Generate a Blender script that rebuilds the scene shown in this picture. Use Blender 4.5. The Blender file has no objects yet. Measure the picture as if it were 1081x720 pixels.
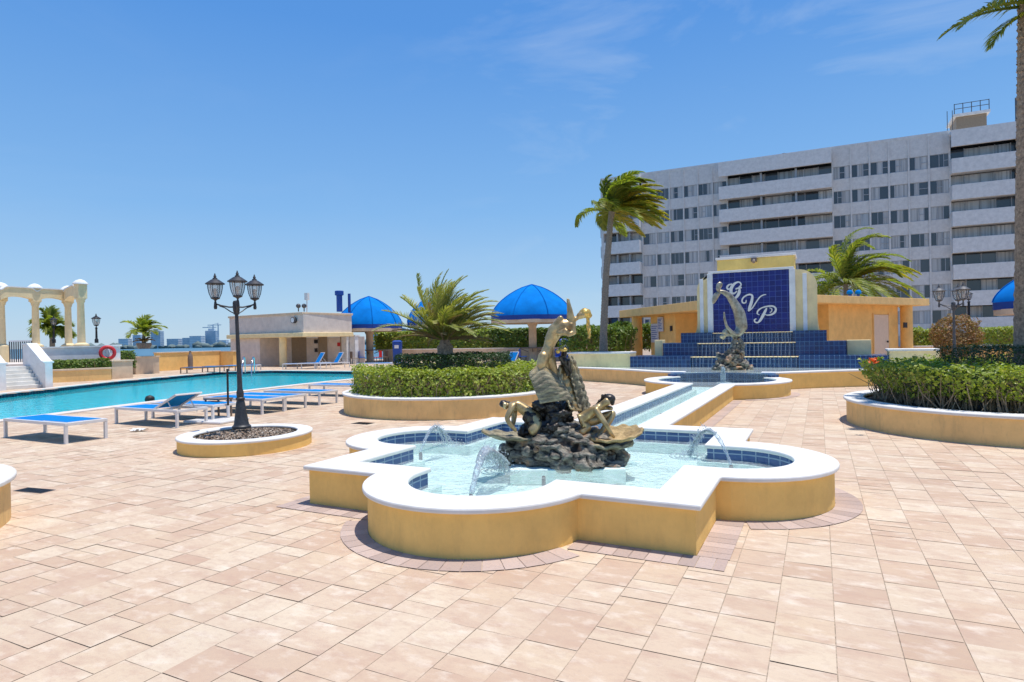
import bpy, bmesh, math, random
from mathutils import Vector, Matrix, noise
R = math.radians
rnd = random.Random(7)
S = bpy.context.scene
COL = S.collection

# ------------------------------------------------------------------ camera model
F_PX, ROLL, HOR, EYE = 650.0, 0.019, 358.0, 1.65
AZ = R(26.5)
FW = Vector((-math.sin(AZ), math.cos(AZ), 0))
RT = Vector((math.cos(AZ), math.sin(AZ), 0))
UP = Vector((0, 0, 1))
PITCH = -(360 - HOR) / F_PX
def ray(u, v):
    du, dv = u - 540.5, v - 360
    uu = du * math.cos(ROLL) - dv * math.sin(ROLL)
    vv = dv * math.cos(ROLL) + du * math.sin(ROLL) - (HOR - 360)
    return FW + RT * (uu / F_PX) - UP * (vv / F_PX)
EYEV = Vector((0, 0, EYE))
def PZ(u, v, z=0.0):
    d = ray(u, v); return EYEV + d * ((z - EYE) / d.z)
def PD(u, v, Y):
    return EYEV + ray(u, v) * Y
def PB(u, v, b):
    d = ray(u, v); return EYEV + d * (b / d.y)

# ------------------------------------------------------------------ object helpers
def link(o): COL.objects.link(o); return o
def tag(o, label=None, cat=None, group=None, kind=None):
    if label: o['label'] = label
    if cat: o['category'] = cat
    if group: o['group'] = group
    if kind: o['kind'] = kind
    return o
def thing(name, label, cat, loc=(0, 0, 0), rz=0.0, group=None):
    o = bpy.data.objects.new(name, None); link(o)
    o.empty_display_size = .2
    o.location = loc; o.rotation_euler = (0, 0, rz)
    return tag(o, label, cat, group)
def wmat(o):
    m = Matrix.LocRotScale(o.location, o.rotation_euler, o.scale)
    return (wmat(o.parent) @ m) if o.parent else m
def smooth_mesh(me, ang=40):
    for p in me.polygons: p.use_smooth = True
    try: me.set_sharp_from_angle(angle=R(ang))
    except Exception: pass
def obj(name, bm, mat, parent=None, smooth=None, local=False, bevel=0, rn=True):
    """bm is in world coordinates unless local; becomes ONE mesh object"""
    me = bpy.data.meshes.new(name)
    if rn: bmesh.ops.recalc_face_normals(bm, faces=bm.faces)
    bm.to_mesh(me); bm.free()
    return obj_me(name, me, mat, parent, smooth, local, bevel)
def obj_me(name, me, mat, parent=None, smooth=None, local=False, bevel=0):
    o = bpy.data.objects.new(name, me); link(o)
    for m in (mat if isinstance(mat, (list, tuple)) else [mat]): me.materials.append(m)
    if parent:
        o.parent = parent
        if not local: me.transform(wmat(parent).inverted())
    if smooth: smooth_mesh(me, smooth)
    if bevel:
        b = o.modifiers.new('bevel', 'BEVEL'); b.width = bevel; b.segments = 2; b.limit_method = 'ANGLE'
    return o
def copy_tree(o, parent=None):
    c = o.copy(); link(c)
    if parent: c.parent = parent
    for ch in [x for x in o.children]: copy_tree(ch, c)
    return c
def lone(name, bm, mat, label, cat, group=None, **k):
    return tag(obj(name, bm, mat, **k), label, cat, group)
def struct(name, bm, mat, **k):
    return tag(obj(name, bm, mat, **k), kind='structure')

# ------------------------------------------------------------------ mesh helpers
def NB(): return bmesh.new()
def box(bm, x0, x1, y0, y1, z0, z1, M=None):
    vs = [Vector(p) for p in ((x0,y0,z0),(x1,y0,z0),(x1,y1,z0),(x0,y1,z0),(x0,y0,z1),(x1,y0,z1),(x1,y1,z1),(x0,y1,z1))]
    if M: vs = [M @ v for v in vs]
    v = [bm.verts.new(p) for p in vs]
    for f in ((0,3,2,1),(4,5,6,7),(0,1,5,4),(1,2,6,5),(2,3,7,6),(3,0,4,7)): bm.faces.new([v[i] for i in f])
    return bm
def frame_between(p0, p1):
    p0, p1 = Vector(p0), Vector(p1); d = (p1 - p0).normalized()
    a = UP if abs(d.z) < .9 else Vector((1, 0, 0))
    x = d.cross(a).normalized(); y = x.cross(d).normalized()
    return Matrix((( x.x, y.x, d.x, p0.x),(x.y, y.y, d.y, p0.y),(x.z, y.z, d.z, p0.z),(0,0,0,1))), (p1 - p0).length
def bar(bm, p0, p1, w, h=None):
    M, L = frame_between(p0, p1); h = h or w
    return box(bm, -w/2, w/2, -h/2, h/2, 0, L, M)
def tube(bm, pts, rad, n=8, caps=True):
    pts = [Vector(p) for p in pts]
    if not isinstance(rad, (list, tuple)): rad = [rad] * len(pts)
    rings = []; px = None
    for i, p in enumerate(pts):
        d = (pts[min(i+1, len(pts)-1)] - pts[max(i-1, 0)]).normalized()
        if px is None:
            a = UP if abs(d.z) < .9 else Vector((1, 0, 0)); px = d.cross(a).normalized()
        else:
            px = (px - d * px.dot(d)).normalized()
        py = d.cross(px)
        rings.append([bm.verts.new(p + (px * math.cos(t) + py * math.sin(t)) * rad[i]) for t in [2*math.pi*k/n for k in range(n)]])
    for a, b in zip(rings, rings[1:]):
        for k in range(n): bm.faces.new((a[k], a[(k+1) % n], b[(k+1) % n], b[k]))
    if caps:
        bm.faces.new(rings[0][::-1]); bm.faces.new(rings[-1])
    return bm
def lathe(bm, prof, c=(0, 0, 0), n=20, sx=1, sy=1, a0=0, caps=True):
    c = Vector(c); rings = []
    for r, z in prof:
        rings.append([bm.verts.new(c + Vector((r*sx*math.cos(a0+2*math.pi*k/n), r*sy*math.sin(a0+2*math.pi*k/n), z))) for k in range(n)])
    for a, b in zip(rings, rings[1:]):
        for k in range(n): bm.faces.new((a[k], a[(k+1) % n], b[(k+1) % n], b[k]))
    if caps:
        bm.faces.new(rings[0][::-1]); bm.faces.new(rings[-1])
    return bm
def prism(bm, poly, z0, z1):
    lo = [bm.verts.new((p[0], p[1], z0)) for p in poly]; hi = [bm.verts.new((p[0], p[1], z1)) for p in poly]
    n = len(poly)
    for i in range(n): bm.faces.new((lo[i], lo[(i+1) % n], hi[(i+1) % n], hi[i]))
    f1 = bm.faces.new(lo[::-1]); f2 = bm.faces.new(hi)
    bmesh.ops.triangulate(bm, faces=[f1, f2])
    return bm
def ring_prism(bm, outer, inner, z0, z1):
    """closed ring between two closed polygons with the same number of points"""
    n = len(outer)
    L = [[bm.verts.new((p[0], p[1], z)) for p in poly] for poly, z in ((outer, z0), (outer, z1), (inner, z1), (inner, z0))]
    for a, b in ((0,1),(1,2),(2,3),(3,0)):
        for i in range(n):
            j = (i+1) % n; bm.faces.new((L[a][i], L[a][j], L[b][j], L[b][i]))
    return bm
def strip_prism(bm, A, B, z0, z1):
    """open wall of constant section between two polylines"""
    n = len(A)
    L = [[bm.verts.new((p[0], p[1], z)) for p in poly] for poly, z in ((A, z0), (A, z1), (B, z1), (B, z0))]
    for a, b in ((0,1),(1,2),(2,3),(3,0)):
        for i in range(n-1): bm.faces.new((L[a][i], L[a][i+1], L[b][i+1], L[b][i]))
    for i in (0, n-1): bm.faces.new([L[k][i] for k in range(4)])
    return bm
def uv_wall(bm, line, z0, z1, closed=False):
    """vertical sheet with metre UVs"""
    uv = bm.loops.layers.uv.verify(); s = 0; pts = list(line) + ([line[0]] if closed else [])
    for p, q in zip(pts, pts[1:]):
        L = math.hypot(q[0]-p[0], q[1]-p[1])
        vs = [bm.verts.new((p[0],p[1],z0)), bm.verts.new((q[0],q[1],z0)), bm.verts.new((q[0],q[1],z1)), bm.verts.new((p[0],p[1],z1))]
        f = bm.faces.new(vs)
        for l, c in zip(f.loops, ((s,z0),(s+L,z0),(s+L,z1),(s,z1))): l[uv].uv = c
        s += L
    return bm
def uv_box(bm):
    """box-project UVs in metres for tile materials"""
    uv = bm.loops.layers.uv.verify(); bm.normal_update()
    for f in bm.faces:
        n = f.normal
        for l in f.loops:
            c = l.vert.co
            if abs(n.z) > .7: l[uv].uv = (c.x, c.y)
            else:
                t = Vector((-n.y, n.x, 0)).normalized(); l[uv].uv = (c.dot(t), c.z)
    return bm
def arc(cx, cy, r, a0, a1, n, ry=None):
    ry = r if ry is None else ry
    return [(cx + r*math.cos(R(a0+(a1-a0)*i/n)), cy + ry*math.sin(R(a0+(a1-a0)*i/n))) for i in range(n+1)]
def offset_line(P, d):
    """offset an open polyline to its left by d, mitred"""
    out = []
    for i, p in enumerate(P):
        a = Vector(P[max(i-1, 0)]); b = Vector(P[min(i+1, len(P)-1)]); c = Vector(p)
        ns = []
        for s, e in ((a, c), (c, b)):
            if (e - s).length > 1e-6: t = (e - s).normalized(); ns.append(Vector((-t.y, t.x)))
        m = sum(ns, Vector((0, 0))); m.normalize()
        k = d / max(.35, m.dot(ns[0])); out.append((c.x + m.x*k, c.y + m.y*k))
    return out
def skin_mesh(pts, edges, root, sub=2):
    """continuous body: pts name -> (co, radius or (rx, ry))"""
    me = bpy.data.meshes.new('figure'); names = list(pts); ix = {n: i for i, n in enumerate(names)}
    me.from_pydata([pts[n][0] for n in names], [(ix[a], ix[b]) for a, b in edges], [])
    o = bpy.data.objects.new('figure', me); link(o)
    m = o.modifiers.new('skin', 'SKIN'); m.branch_smoothing = .5
    for n in names:
        v = me.skin_vertices[0].data[ix[n]]; r = pts[n][1]
        v.radius = r if isinstance(r, tuple) else (r, r); v.use_root = n == root
    s = o.modifiers.new('sub', 'SUBSURF'); s.levels = s.render_levels = sub
    dg = bpy.context.evaluated_depsgraph_get()
    res = bpy.data.meshes.new_from_object(o.evaluated_get(dg))
    bpy.data.objects.remove(o); 
    for p in res.polygons: p.use_smooth = True
    return res
def displace(bm, amp, freq, seed=0, zmin=None):
    off = Vector((seed*3.1, seed*1.7, seed*.9)); bm.normal_update()
    for v in bm.verts:
        n = noise.fractal(v.co*freq + off, 1.0, 2.0, 4)
        if zmin is None or v.co.z > zmin: v.co += v.normal * n * amp
def ico(bm, c, r, sub=3, s=(1, 1, 1), M=None):
    res = bmesh.ops.create_icosphere(bm, subdivisions=sub, radius=1)
    for v in res['verts']:
        v.co = Vector((v.co.x*r*s[0], v.co.y*r*s[1], v.co.z*r*s[2]))
        if M: v.co = M @ v.co
        v.co += Vector(c)
    return res['verts']

# ------------------------------------------------------------------ materials
def nmat(name):
    m = bpy.data.materials.new(name); m.use_nodes = True
    nt = m.node_tree; return m, nt, nt.nodes['Principled BSDF']
def N(nt, typ, **k):
    n = nt.nodes.new(typ)
    for a, v in k.items():
        if a.startswith('_'): n.inputs[a[1:].replace('_', ' ')].default_value = v
        else: setattr(n, a, v)
    return n
def mixc(nt, a, b, fac, typ='MIX'):
    n = nt.nodes.new('ShaderNodeMix'); n.data_type = 'RGBA'; n.blend_type = typ
    for s, v in ((n.inputs[0], fac), (n.inputs[6], a), (n.inputs[7], b)):
        if isinstance(v, bpy.types.NodeSocket): nt.links.new(v, s)
        elif isinstance(v, (int, float)): s.default_value = v
        else: s.default_value = (*v, 1)
    return n.outputs[2]
def rng(nt, val, a, b, c=0., d=1.):
    n = N(nt, 'ShaderNodeMapRange'); nt.links.new(val, n.inputs[0])
    for i, x in enumerate((a, b, c, d)): n.inputs[1+i].default_value = x
    return n.outputs[0]
def noise_tex(nt, scale, detail=5, rough=.6, vec=None, stretch=None):
    n = N(nt, 'ShaderNodeTexNoise'); n.inputs['Scale'].default_value = scale
    n.inputs['Detail'].default_value = detail; n.inputs['Roughness'].default_value = rough
    g = N(nt, 'ShaderNodeNewGeometry').outputs['Position'] if vec is None else vec
    if stretch:
        mp = N(nt, 'ShaderNodeMapping'); nt.links.new(g, mp.inputs[0]); mp.inputs['Scale'].default_value = stretch; g = mp.outputs[0]
    nt.links.new(g, n.inputs['Vector']); return n.outputs['Fac']
def bump(nt, bs, h, strength=.3, dist=.01):
    b = N(nt, 'ShaderNodeBump'); b.inputs['Strength'].default_value = strength; b.inputs['Distance'].default_value = dist
    nt.links.new(h, b.inputs['Height']); nt.links.new(b.outputs[0], bs.inputs['Normal'])
def plain(name, col, rough=.6, metal=0., var=.12, scale=6., bmp=.0, bscale=60., spec=None, streak=None):
    m, nt, bs = nmat(name)
    d = tuple(c*(1-var*1.6) for c in col); l = tuple(min(1, c*(1+var)) for c in col)
    f = noise_tex(nt, scale, 6, .65, stretch=streak)
    nt.links.new(mixc(nt, d, l, rng(nt, f, .3, .7)), bs.inputs['Base Color'])
    bs.inputs['Roughness'].default_value = rough; bs.inputs['Metallic'].default_value = metal
    if spec is not None: bs.inputs['Specular IOR Level'].default_value = spec
    if bmp: bump(nt, bs, noise_tex(nt, bscale, 4, .6), bmp, .01)
    return m
def stucco(name, col, stain=(.25, .16, .06), amount=.35):
    m, nt, bs = nmat(name)
    f = noise_tex(nt, 2.3, 7, .65); g = noise_tex(nt, 9, 6, .7, stretch=(1, 1, .25))
    c = mixc(nt, tuple(x*.86 for x in col), tuple(min(1, x*1.1) for x in col), rng(nt, f, .3, .7))
    k = rng(nt, g, .52, .78, 0, amount*1.3)
    nt.links.new(mixc(nt, c, stain, k), bs.inputs['Base Color'])
    bs.inputs['Roughness'].default_value = .85; bs.inputs['Specular IOR Level'].default_value = .25
    bump(nt, bs, noise_tex(nt, 55, 5, .7), .35, .008)
    return m
def island(name, cols, rough=.8, extra=None, transl=0., spec=.3, bmp=0, bscale=40):
    """every loose piece of the mesh takes its own colour from the ramp"""
    m, nt, bs = nmat(name)
    g = N(nt, 'ShaderNodeNewGeometry'); r = N(nt, 'ShaderNodeValToRGB'); e = r.color_ramp.elements
    while len(e) < len(cols): e.new(.5)
    for i, c in enumerate(cols): e[i].position = i/(len(cols)-1); e[i].color = (*c, 1)
    nt.links.new(g.outputs['Random Per Island'], r.inputs[0]); c = r.outputs[0]
    if extra: c = extra(nt, c, g)
    nt.links.new(c, bs.inputs['Base Color'])
    bs.inputs['Roughness'].default_value = rough; bs.inputs['Specular IOR Level'].default_value = spec
    if bmp: bump(nt, bs, noise_tex(nt, bscale, 5, .7), bmp, .006)
    if transl:
        t = N(nt, 'ShaderNodeBsdfTranslucent'); mx = N(nt, 'ShaderNodeMixShader'); mx.inputs[0].default_value = transl
        nt.links.new(mixc(nt, c, (1.5, 1.6, .5), 1., 'MULTIPLY'), t.inputs[0])
        nt.links.new(bs.outputs[0], mx.inputs[1]); nt.links.new(t.outputs[0], mx.inputs[2])
        nt.links.new(mx.outputs[0], nt.nodes['Material Output'].inputs[0])
    return m
def tile_mat(name, c1, c2, grout, size, gw=.006, rough=.18, off=0.):
    m, nt, bs = nmat(name)
    uv = N(nt, 'ShaderNodeUVMap'); b = N(nt, 'ShaderNodeTexBrick'); b.offset = off; b.squash = 1
    nt.links.new(uv.outputs[0], b.inputs['Vector'])
    for k, v in (('Color1', (*c1, 1)), ('Color2', (*c2, 1)), ('Mortar', (*grout, 1)), ('Scale', 1.), ('Mortar Size', gw), ('Mortar Smooth', .1), ('Bias', 0.), ('Brick Width', size), ('Row Height', size)):
        b.inputs[k].default_value = v
    f = noise_tex(nt, 6, 6, .7)
    c = mixc(nt, b.outputs['Color'], tuple(min(1, x*1.5+.02) for x in c2), rng(nt, f, .52, .8, 0, .35))
    nt.links.new(c, bs.inputs['Base Color'])
    nt.links.new(rng(nt, b.outputs['Fac'], 0, 1, rough, .8), bs.inputs['Roughness'])
    inv = rng(nt, b.outputs['Fac'], 0, 1, 1, 0); bump(nt, bs, inv, .4, .004)
    return m
def water_mat(name, tint, bscale, bstr, foam=0., ior=1.33, stretch=None, foamcol=(.85, .93, .95)):
    m, nt, bs = nmat(name); nt.nodes.remove(bs)
    tr = N(nt, 'ShaderNodeBsdfTransparent'); tr.inputs[0].default_value = (*tint, 1)
    gl = N(nt, 'ShaderNodeBsdfGlossy'); gl.inputs['Roughness'].default_value = .04
    h = noise_tex(nt, bscale, 4, .55, stretch=stretch)
    b = N(nt, 'ShaderNodeBump'); b.inputs['Strength'].default_value = bstr; b.inputs['Distance'].default_value = .05
    nt.links.new(h, b.inputs['Height']); nt.links.new(b.outputs[0], gl.inputs['Normal'])
    fr = N(nt, 'ShaderNodeFresnel'); fr.inputs[0].default_value = ior; nt.links.new(b.outputs[0], fr.inputs['Normal'])
    mx = N(nt, 'ShaderNodeMixShader'); nt.links.new(fr.outputs[0], mx.inputs[0])
    nt.links.new(tr.outputs[0], mx.inputs[1]); nt.links.new(gl.outputs[0], mx.inputs[2]); out = mx.outputs[0]
    if foam:
        df = N(nt, 'ShaderNodeBsdfDiffuse'); df.inputs[0].default_value = (*foamcol, 1)
        f2 = noise_tex(nt, bscale*1.7, 6, .7, stretch=stretch); m2 = N(nt, 'ShaderNodeMixShader')
        nt.links.new(rng(nt, f2, .45, .75, foam*.35, foam), m2.inputs[0]); nt.links.new(out, m2.inputs[1]); nt.links.new(df.outputs[0], m2.inputs[2]); out = m2.outputs[0]
    nt.links.new(out, nt.nodes['Material Output'].inputs[0])
    return m

def paver_extra(nt, c, g):
    r = g.outputs['Random Per Island']
    ad = N(nt, 'ShaderNodeVectorMath', operation='MULTIPLY_ADD'); nt.links.new(g.outputs['Position'], ad.inputs[0]); ad.inputs[1].default_value = (1, 1, 1)
    cb = N(nt, 'ShaderNodeCombineXYZ'); mm = N(nt, 'ShaderNodeMath', operation='MULTIPLY'); mm.inputs[1].default_value = 37.
    nt.links.new(r, mm.inputs[0]); nt.links.new(mm.outputs[0], cb.inputs[0]); nt.links.new(mm.outputs[0], cb.inputs[1]); nt.links.new(cb.outputs[0], ad.inputs[2])
    f = noise_tex(nt, 3.8, 8, .68, vec=ad.outputs[0], stretch=(1., 1.9, 1))
    c = mixc(nt, c, (.47, .30, .215), rng(nt, f, .47, .68, 0, .62))
    f3 = noise_tex(nt, 4.1, 4, .6, vec=ad.outputs[0], stretch=(1.2, 2., 1))
    c = mixc(nt, c, (.80, .70, .56), rng(nt, f3, .52, .74, 0, .55))
    f5 = noise_tex(nt, 19, 6, .7, vec=ad.outputs[0], stretch=(1., 1.5, 1))
    c = mixc(nt, c, (.47, .335, .25), rng(nt, f5, .50, .72, 0, .5))
    f2 = noise_tex(nt, 130, 5, .85)
    c = mixc(nt, c, (.3, .22, .17), rng(nt, f2, .52, .80, 0, .42))
    f4 = noise_tex(nt, .35, 5, .6)
    return mixc(nt, c, (.42, .33, .26), rng(nt, f4, .52, .8, 0, .35))
M = {}
M['paver'] = island('paver', [(.51,.35,.235),(.62,.48,.34),(.57,.41,.28),(.66,.535,.385),(.60,.45,.305),(.53,.37,.255),(.635,.495,.35),(.575,.43,.295)], .85, paver_extra, spec=.2, bmp=.25, bscale=70)
M['border'] = island('border_paver', [(.42,.31,.255),(.50,.375,.31),(.39,.295,.25),(.53,.405,.34),(.46,.355,.30)], .85, lambda nt, c, g: mixc(nt, c, (.2,.15,.13), rng(nt, noise_tex(nt, 45, 5, .75), .5, .8, 0, .4)), bmp=.3)
M['dirt_joint'] = plain('dirty_joint', (.17,.12,.085), .95, var=.4, scale=9)
M['joint'] = plain('joint_sand', (.42,.32,.23), .95, var=.3, scale=30)
M['ochre'] = stucco('ochre_stucco', (.92,.575,.175), (.5,.31,.12), .22)
M['tan'] = stucco('tan_stucco', (.84,.545,.22), (.36,.26,.14), .35)
M['orange'] = stucco('orange_stucco', (.88,.545,.19), (.4,.25,.1), .12)
M['cream'] = stucco('cream_stucco', (.88,.69,.37), (.4,.36,.25), .2)
M['yellow'] = stucco('yellow_stucco', (.80,.62,.21), (.4,.33,.15), .2)
M['beige'] = stucco('beige_stucco', (.68,.52,.36), (.4,.33,.25), .25)
M['pink'] = stucco('pinkish_stucco', (.70,.60,.52), (.45,.4,.36), .2)
M['white'] = stucco('white_stucco', (.78,.77,.75), (.5,.5,.5), .15)
def cap_mat():
    m, nt, bs = nmat('coping_stone')
    f = noise_tex(nt, 1.7, 7, .7); g = noise_tex(nt, 38, 6, .75)
    c = mixc(nt, (.63,.60,.545), (.77,.745,.695), rng(nt, f, .3, .65))
    c = mixc(nt, c, (.45,.42,.38), rng(nt, g, .6, .85, 0, .35))
    nt.links.new(c, bs.inputs['Base Color']); bs.inputs['Roughness'].default_value = .8
    bump(nt, bs, g, .2, .006); return m
M['cap'] = cap_mat()
M['coping'] = plain('pool_coping', (.70,.62,.54), .8, var=.1, scale=4, bmp=.2)
M['tile'] = tile_mat('fountain_tile', (.055,.115,.27), (.035,.08,.21), (.30,.38,.47), .152, .007)
M['tile_panel'] = tile_mat('panel_tile', (.002,.005,.115), (.004,.011,.185), (.06,.10,.33), .203, .008, .25)
M['tile_step'] = tile_mat('step_tile', (.006,.030,.105), (.012,.052,.165), (.085,.17,.30), .152, .009, .2)
M['tile_navy'] = tile_mat('waterline_tile', (.004,.008,.03), (.008,.014,.05), (.05,.07,.12), .15, .008)
M['floor_aqua'] = plain('basin_plaster', (.67,.81,.77), .7, var=.09, scale=3.5, bmp=.2, bscale=8)
M['pool_floor'] = plain('pool_plaster', (.05,.74,.80), .7, var=.07, scale=1.2)
M['water'] = water_mat('fountain_water_surface', (.92,.975,.98), 11, .9, .34, ior=1.25, foamcol=(.80,.90,.86))
M['pool_water'] = water_mat('pool_water_surface', (.66,.95,.99), 3.2, .5, .38, ior=1.12, foamcol=(.025,.72,.80), stretch=(1, 1.6, 1))
M['jet'] = water_mat('jet_water', (.93,.98,1.), 26, .8, .42, stretch=(1, 1, .5), foamcol=(.95,.97,.98))
M['sheet_water'] = water_mat('falling_water', (.86,.93,.98), 14, .8, .16, stretch=(1, 1, .12), foamcol=(.75,.85,.92))
M['sea'] = plain('sea_water', (.035,.135,.20), .28, var=.25, scale=.02, spec=.4, streak=(1, 1, 1))
M['lamp_iron'] = plain('dark_lamp_iron', (.05,.05,.053), .5, .3, .25, 25, .15)
M['black'] = plain('black_iron', (.022,.022,.024), .45, .3, .3, 20)
M['grey_iron'] = plain('weathered_iron', (.10,.10,.105), .55, .3, .25, 25, .15)
M['lamp_glass'] = plain('lantern_glass', (.62,.60,.56), .15, var=.1)
M['blue_sling'] = plain('blue_sling', (.006,.20,.52), .9, spec=.08, var=.1, scale=30, bmp=.2, bscale=300)
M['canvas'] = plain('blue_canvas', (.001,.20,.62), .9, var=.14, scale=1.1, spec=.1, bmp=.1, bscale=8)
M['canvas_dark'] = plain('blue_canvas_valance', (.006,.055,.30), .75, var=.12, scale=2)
M['white_metal'] = plain('white_powder_coat', (.72,.69,.66), .4, var=.05)
M['brown_metal'] = plain('brown_metal', (.20,.15,.12), .5, var=.1)
M['steel'] = plain('stainless_steel', (.7,.7,.7), .2, 1., .05)
M['blue_paint'] = plain('blue_paint', (.006,.06,.33), .45, var=.1)
M['red'] = plain('red_plastic', (.60,.02,.025), .45, var=.08)
M['skin'] = plain('skin', (.45,.25,.17), .6, var=.08)
M['hair'] = plain('dark_hair', (.03,.022,.016), .6, var=.3, scale=60)
M['soil'] = plain('planting_soil', (.06,.045,.03), .95, var=.4, scale=25, bmp=.6, bscale=60)
M['stone_mulch'] = island('stone_mulch', [(.20,.13,.085),(.48,.37,.27),(.30,.20,.13),(.62,.53,.42),(.12,.08,.06),(.40,.28,.19)], .85)
M['pergola'] = stucco('pergola_stucco', (.80,.63,.37), (.5,.42,.3), .15)
M['door'] = plain('pale_door', (.72,.56,.42), .5, var=.05)
M['dark_void'] = plain('dark_interior', (.03,.03,.032), .8)
M['brown_door'] = plain('brown_door', (.30,.22,.14), .6, var=.1)
M['paper'] = plain('notice_paper', (.62,.62,.66), .7, var=.1, scale=14)
M['tower'] = stucco('tower_paint', (.73,.695,.645), (.4,.4,.4), .2)
M['tower_band'] = stucco('tower_balcony_paint', (.77,.745,.705), (.42,.44,.47), .15)
M['mull'] = plain('window_frame_aluminium', (.42,.42,.42), .45, .2, .08)
M['glass'] = island('window_glass', [(.012,.014,.016),(.02,.024,.028),(.07,.08,.085),(.015,.018,.02),(.12,.13,.13),(.035,.04,.045)], .08, spec=.8)
M['curtain'] = island('window_curtain', [(.60,.58,.54),(.42,.41,.38),(.70,.69,.66),(.50,.55,.57),(.48,.40,.33)], .35, lambda nt, c, g: mixc(nt, c, (.08,.08,.08), rng(nt, noise_tex(nt, 5, 3, .5, stretch=(1, 1, .02)), .45, .75, 0, .75)), spec=.5)
def bronze(ca=(.26,.17,.075), cb=(.60,.44,.21), nm='bronze'):
    m, nt, bs = nmat(nm); g = N(nt, 'ShaderNodeNewGeometry')
    f = noise_tex(nt, 7, 7, .7); f2 = noise_tex(nt, 26, 5, .7)
    c = mixc(nt, ca, cb, rng(nt, f, .34, .62))
    c = mixc(nt, c, (.07,.055,.04), rng(nt, f2, .56, .78, 0, .6))
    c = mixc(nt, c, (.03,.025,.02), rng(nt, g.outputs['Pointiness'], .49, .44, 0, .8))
    c = mixc(nt, c, (.70,.56,.33), rng(nt, g.outputs['Pointiness'], .53, .60, 0, .6))  # gold highlights painted into the colour of raised edges
    nt.links.new(c, bs.inputs['Base Color']); bs.inputs['Metallic'].default_value = .55
    nt.links.new(rng(nt, f2, .3, .7, .28, .5), bs.inputs['Roughness']); bump(nt, bs, f2, .15, .01)
    return m
def rock_bronze(name='patina_highlight_rock', a=(.055,.047,.04), b=(.36,.315,.24), c3=(.50,.26,.13)):
    m, nt, bs = nmat(name); g = N(nt, 'ShaderNodeNewGeometry')
    f = noise_tex(nt, 8, 8, .75, stretch=(1, 1, 3.2)); f2 = noise_tex(nt, 3.6, 4, .6); f3 = noise_tex(nt, 40, 5, .7)
    c = mixc(nt, a, b, rng(nt, f, .40, .62)); c = mixc(nt, c, c3, rng(nt, f2, .53, .63, 0, .8))
    c = mixc(nt, c, (.48,.45,.38), rng(nt, f3, .60, .78, 0, .55))  # lighter tone and pale flecks paint highlights into the patina
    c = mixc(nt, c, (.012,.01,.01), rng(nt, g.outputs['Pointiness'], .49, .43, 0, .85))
    nt.links.new(c, bs.inputs['Base Color']); bs.inputs['Metallic'].default_value = .2; bs.inputs['Roughness'].default_value = .5
    bump(nt, bs, f, .8, .03); return m
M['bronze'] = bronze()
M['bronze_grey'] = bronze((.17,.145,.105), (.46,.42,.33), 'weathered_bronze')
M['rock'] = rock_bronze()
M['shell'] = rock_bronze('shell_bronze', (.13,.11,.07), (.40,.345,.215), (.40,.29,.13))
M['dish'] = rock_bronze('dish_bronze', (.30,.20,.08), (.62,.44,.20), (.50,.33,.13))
M['darkbronze'] = plain('dark_bronze', (.05,.042,.036), .38, .5, .5, 14, .3, 30)
M['gold'] = plain('gold_bronze', (.78,.50,.13), .38, .6, .3, 18, .2, 40)
def leafm(name, cols, transl=.28, rough=.45): return island(name, cols, rough, transl=transl, spec=.35)
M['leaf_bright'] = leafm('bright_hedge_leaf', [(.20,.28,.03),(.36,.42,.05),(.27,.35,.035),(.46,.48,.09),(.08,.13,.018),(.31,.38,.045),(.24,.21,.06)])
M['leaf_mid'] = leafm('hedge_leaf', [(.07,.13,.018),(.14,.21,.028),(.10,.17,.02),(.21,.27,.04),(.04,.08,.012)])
M['leaf_dark'] = leafm('dark_hedge_leaf', [(.022,.05,.013),(.045,.085,.018),(.03,.065,.015),(.06,.10,.025)], .18)
M['leaf_red'] = leafm('croton_leaf', [(.16,.12,.03),(.32,.13,.06),(.24,.17,.05),(.40,.25,.12),(.10,.09,.03)])
M['frond'] = leafm('palm_frond', [(.15,.21,.035),(.30,.33,.05),(.22,.27,.04),(.09,.14,.025),(.44,.41,.08)], .45)
M['frond_sunlit'] = leafm('sunlit_yellow_frond', [(.24,.24,.03),(.46,.38,.04),(.16,.20,.03),(.36,.32,.035),(.55,.38,.06)], .45)  # yellow tones paint sunlight into part of the coconut crowns
M['frond_date'] = leafm('date_palm_frond', [(.24,.28,.06),(.38,.37,.10),(.19,.25,.06),(.48,.42,.17),(.30,.32,.08)], .28)
M['frond_dead'] = leafm('dry_palm_frond', [(.34,.24,.12),(.24,.18,.09),(.40,.30,.17)], .2)
M['bark'] = plain('palm_bark', (.26,.22,.175), .9, var=.4, scale=14, bmp=.7, bscale=25, streak=(1, 1, 5))
M['bark_warm'] = plain('date_palm_bark', (.36,.26,.175), .9, var=.4, scale=20, bmp=.7, bscale=30)
M['twig'] = plain('twigs', (.33,.24,.15), .9, var=.3, scale=20)
M['orange_flower'] = plain('orange_petals', (.75,.12,.01), .5)

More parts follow.
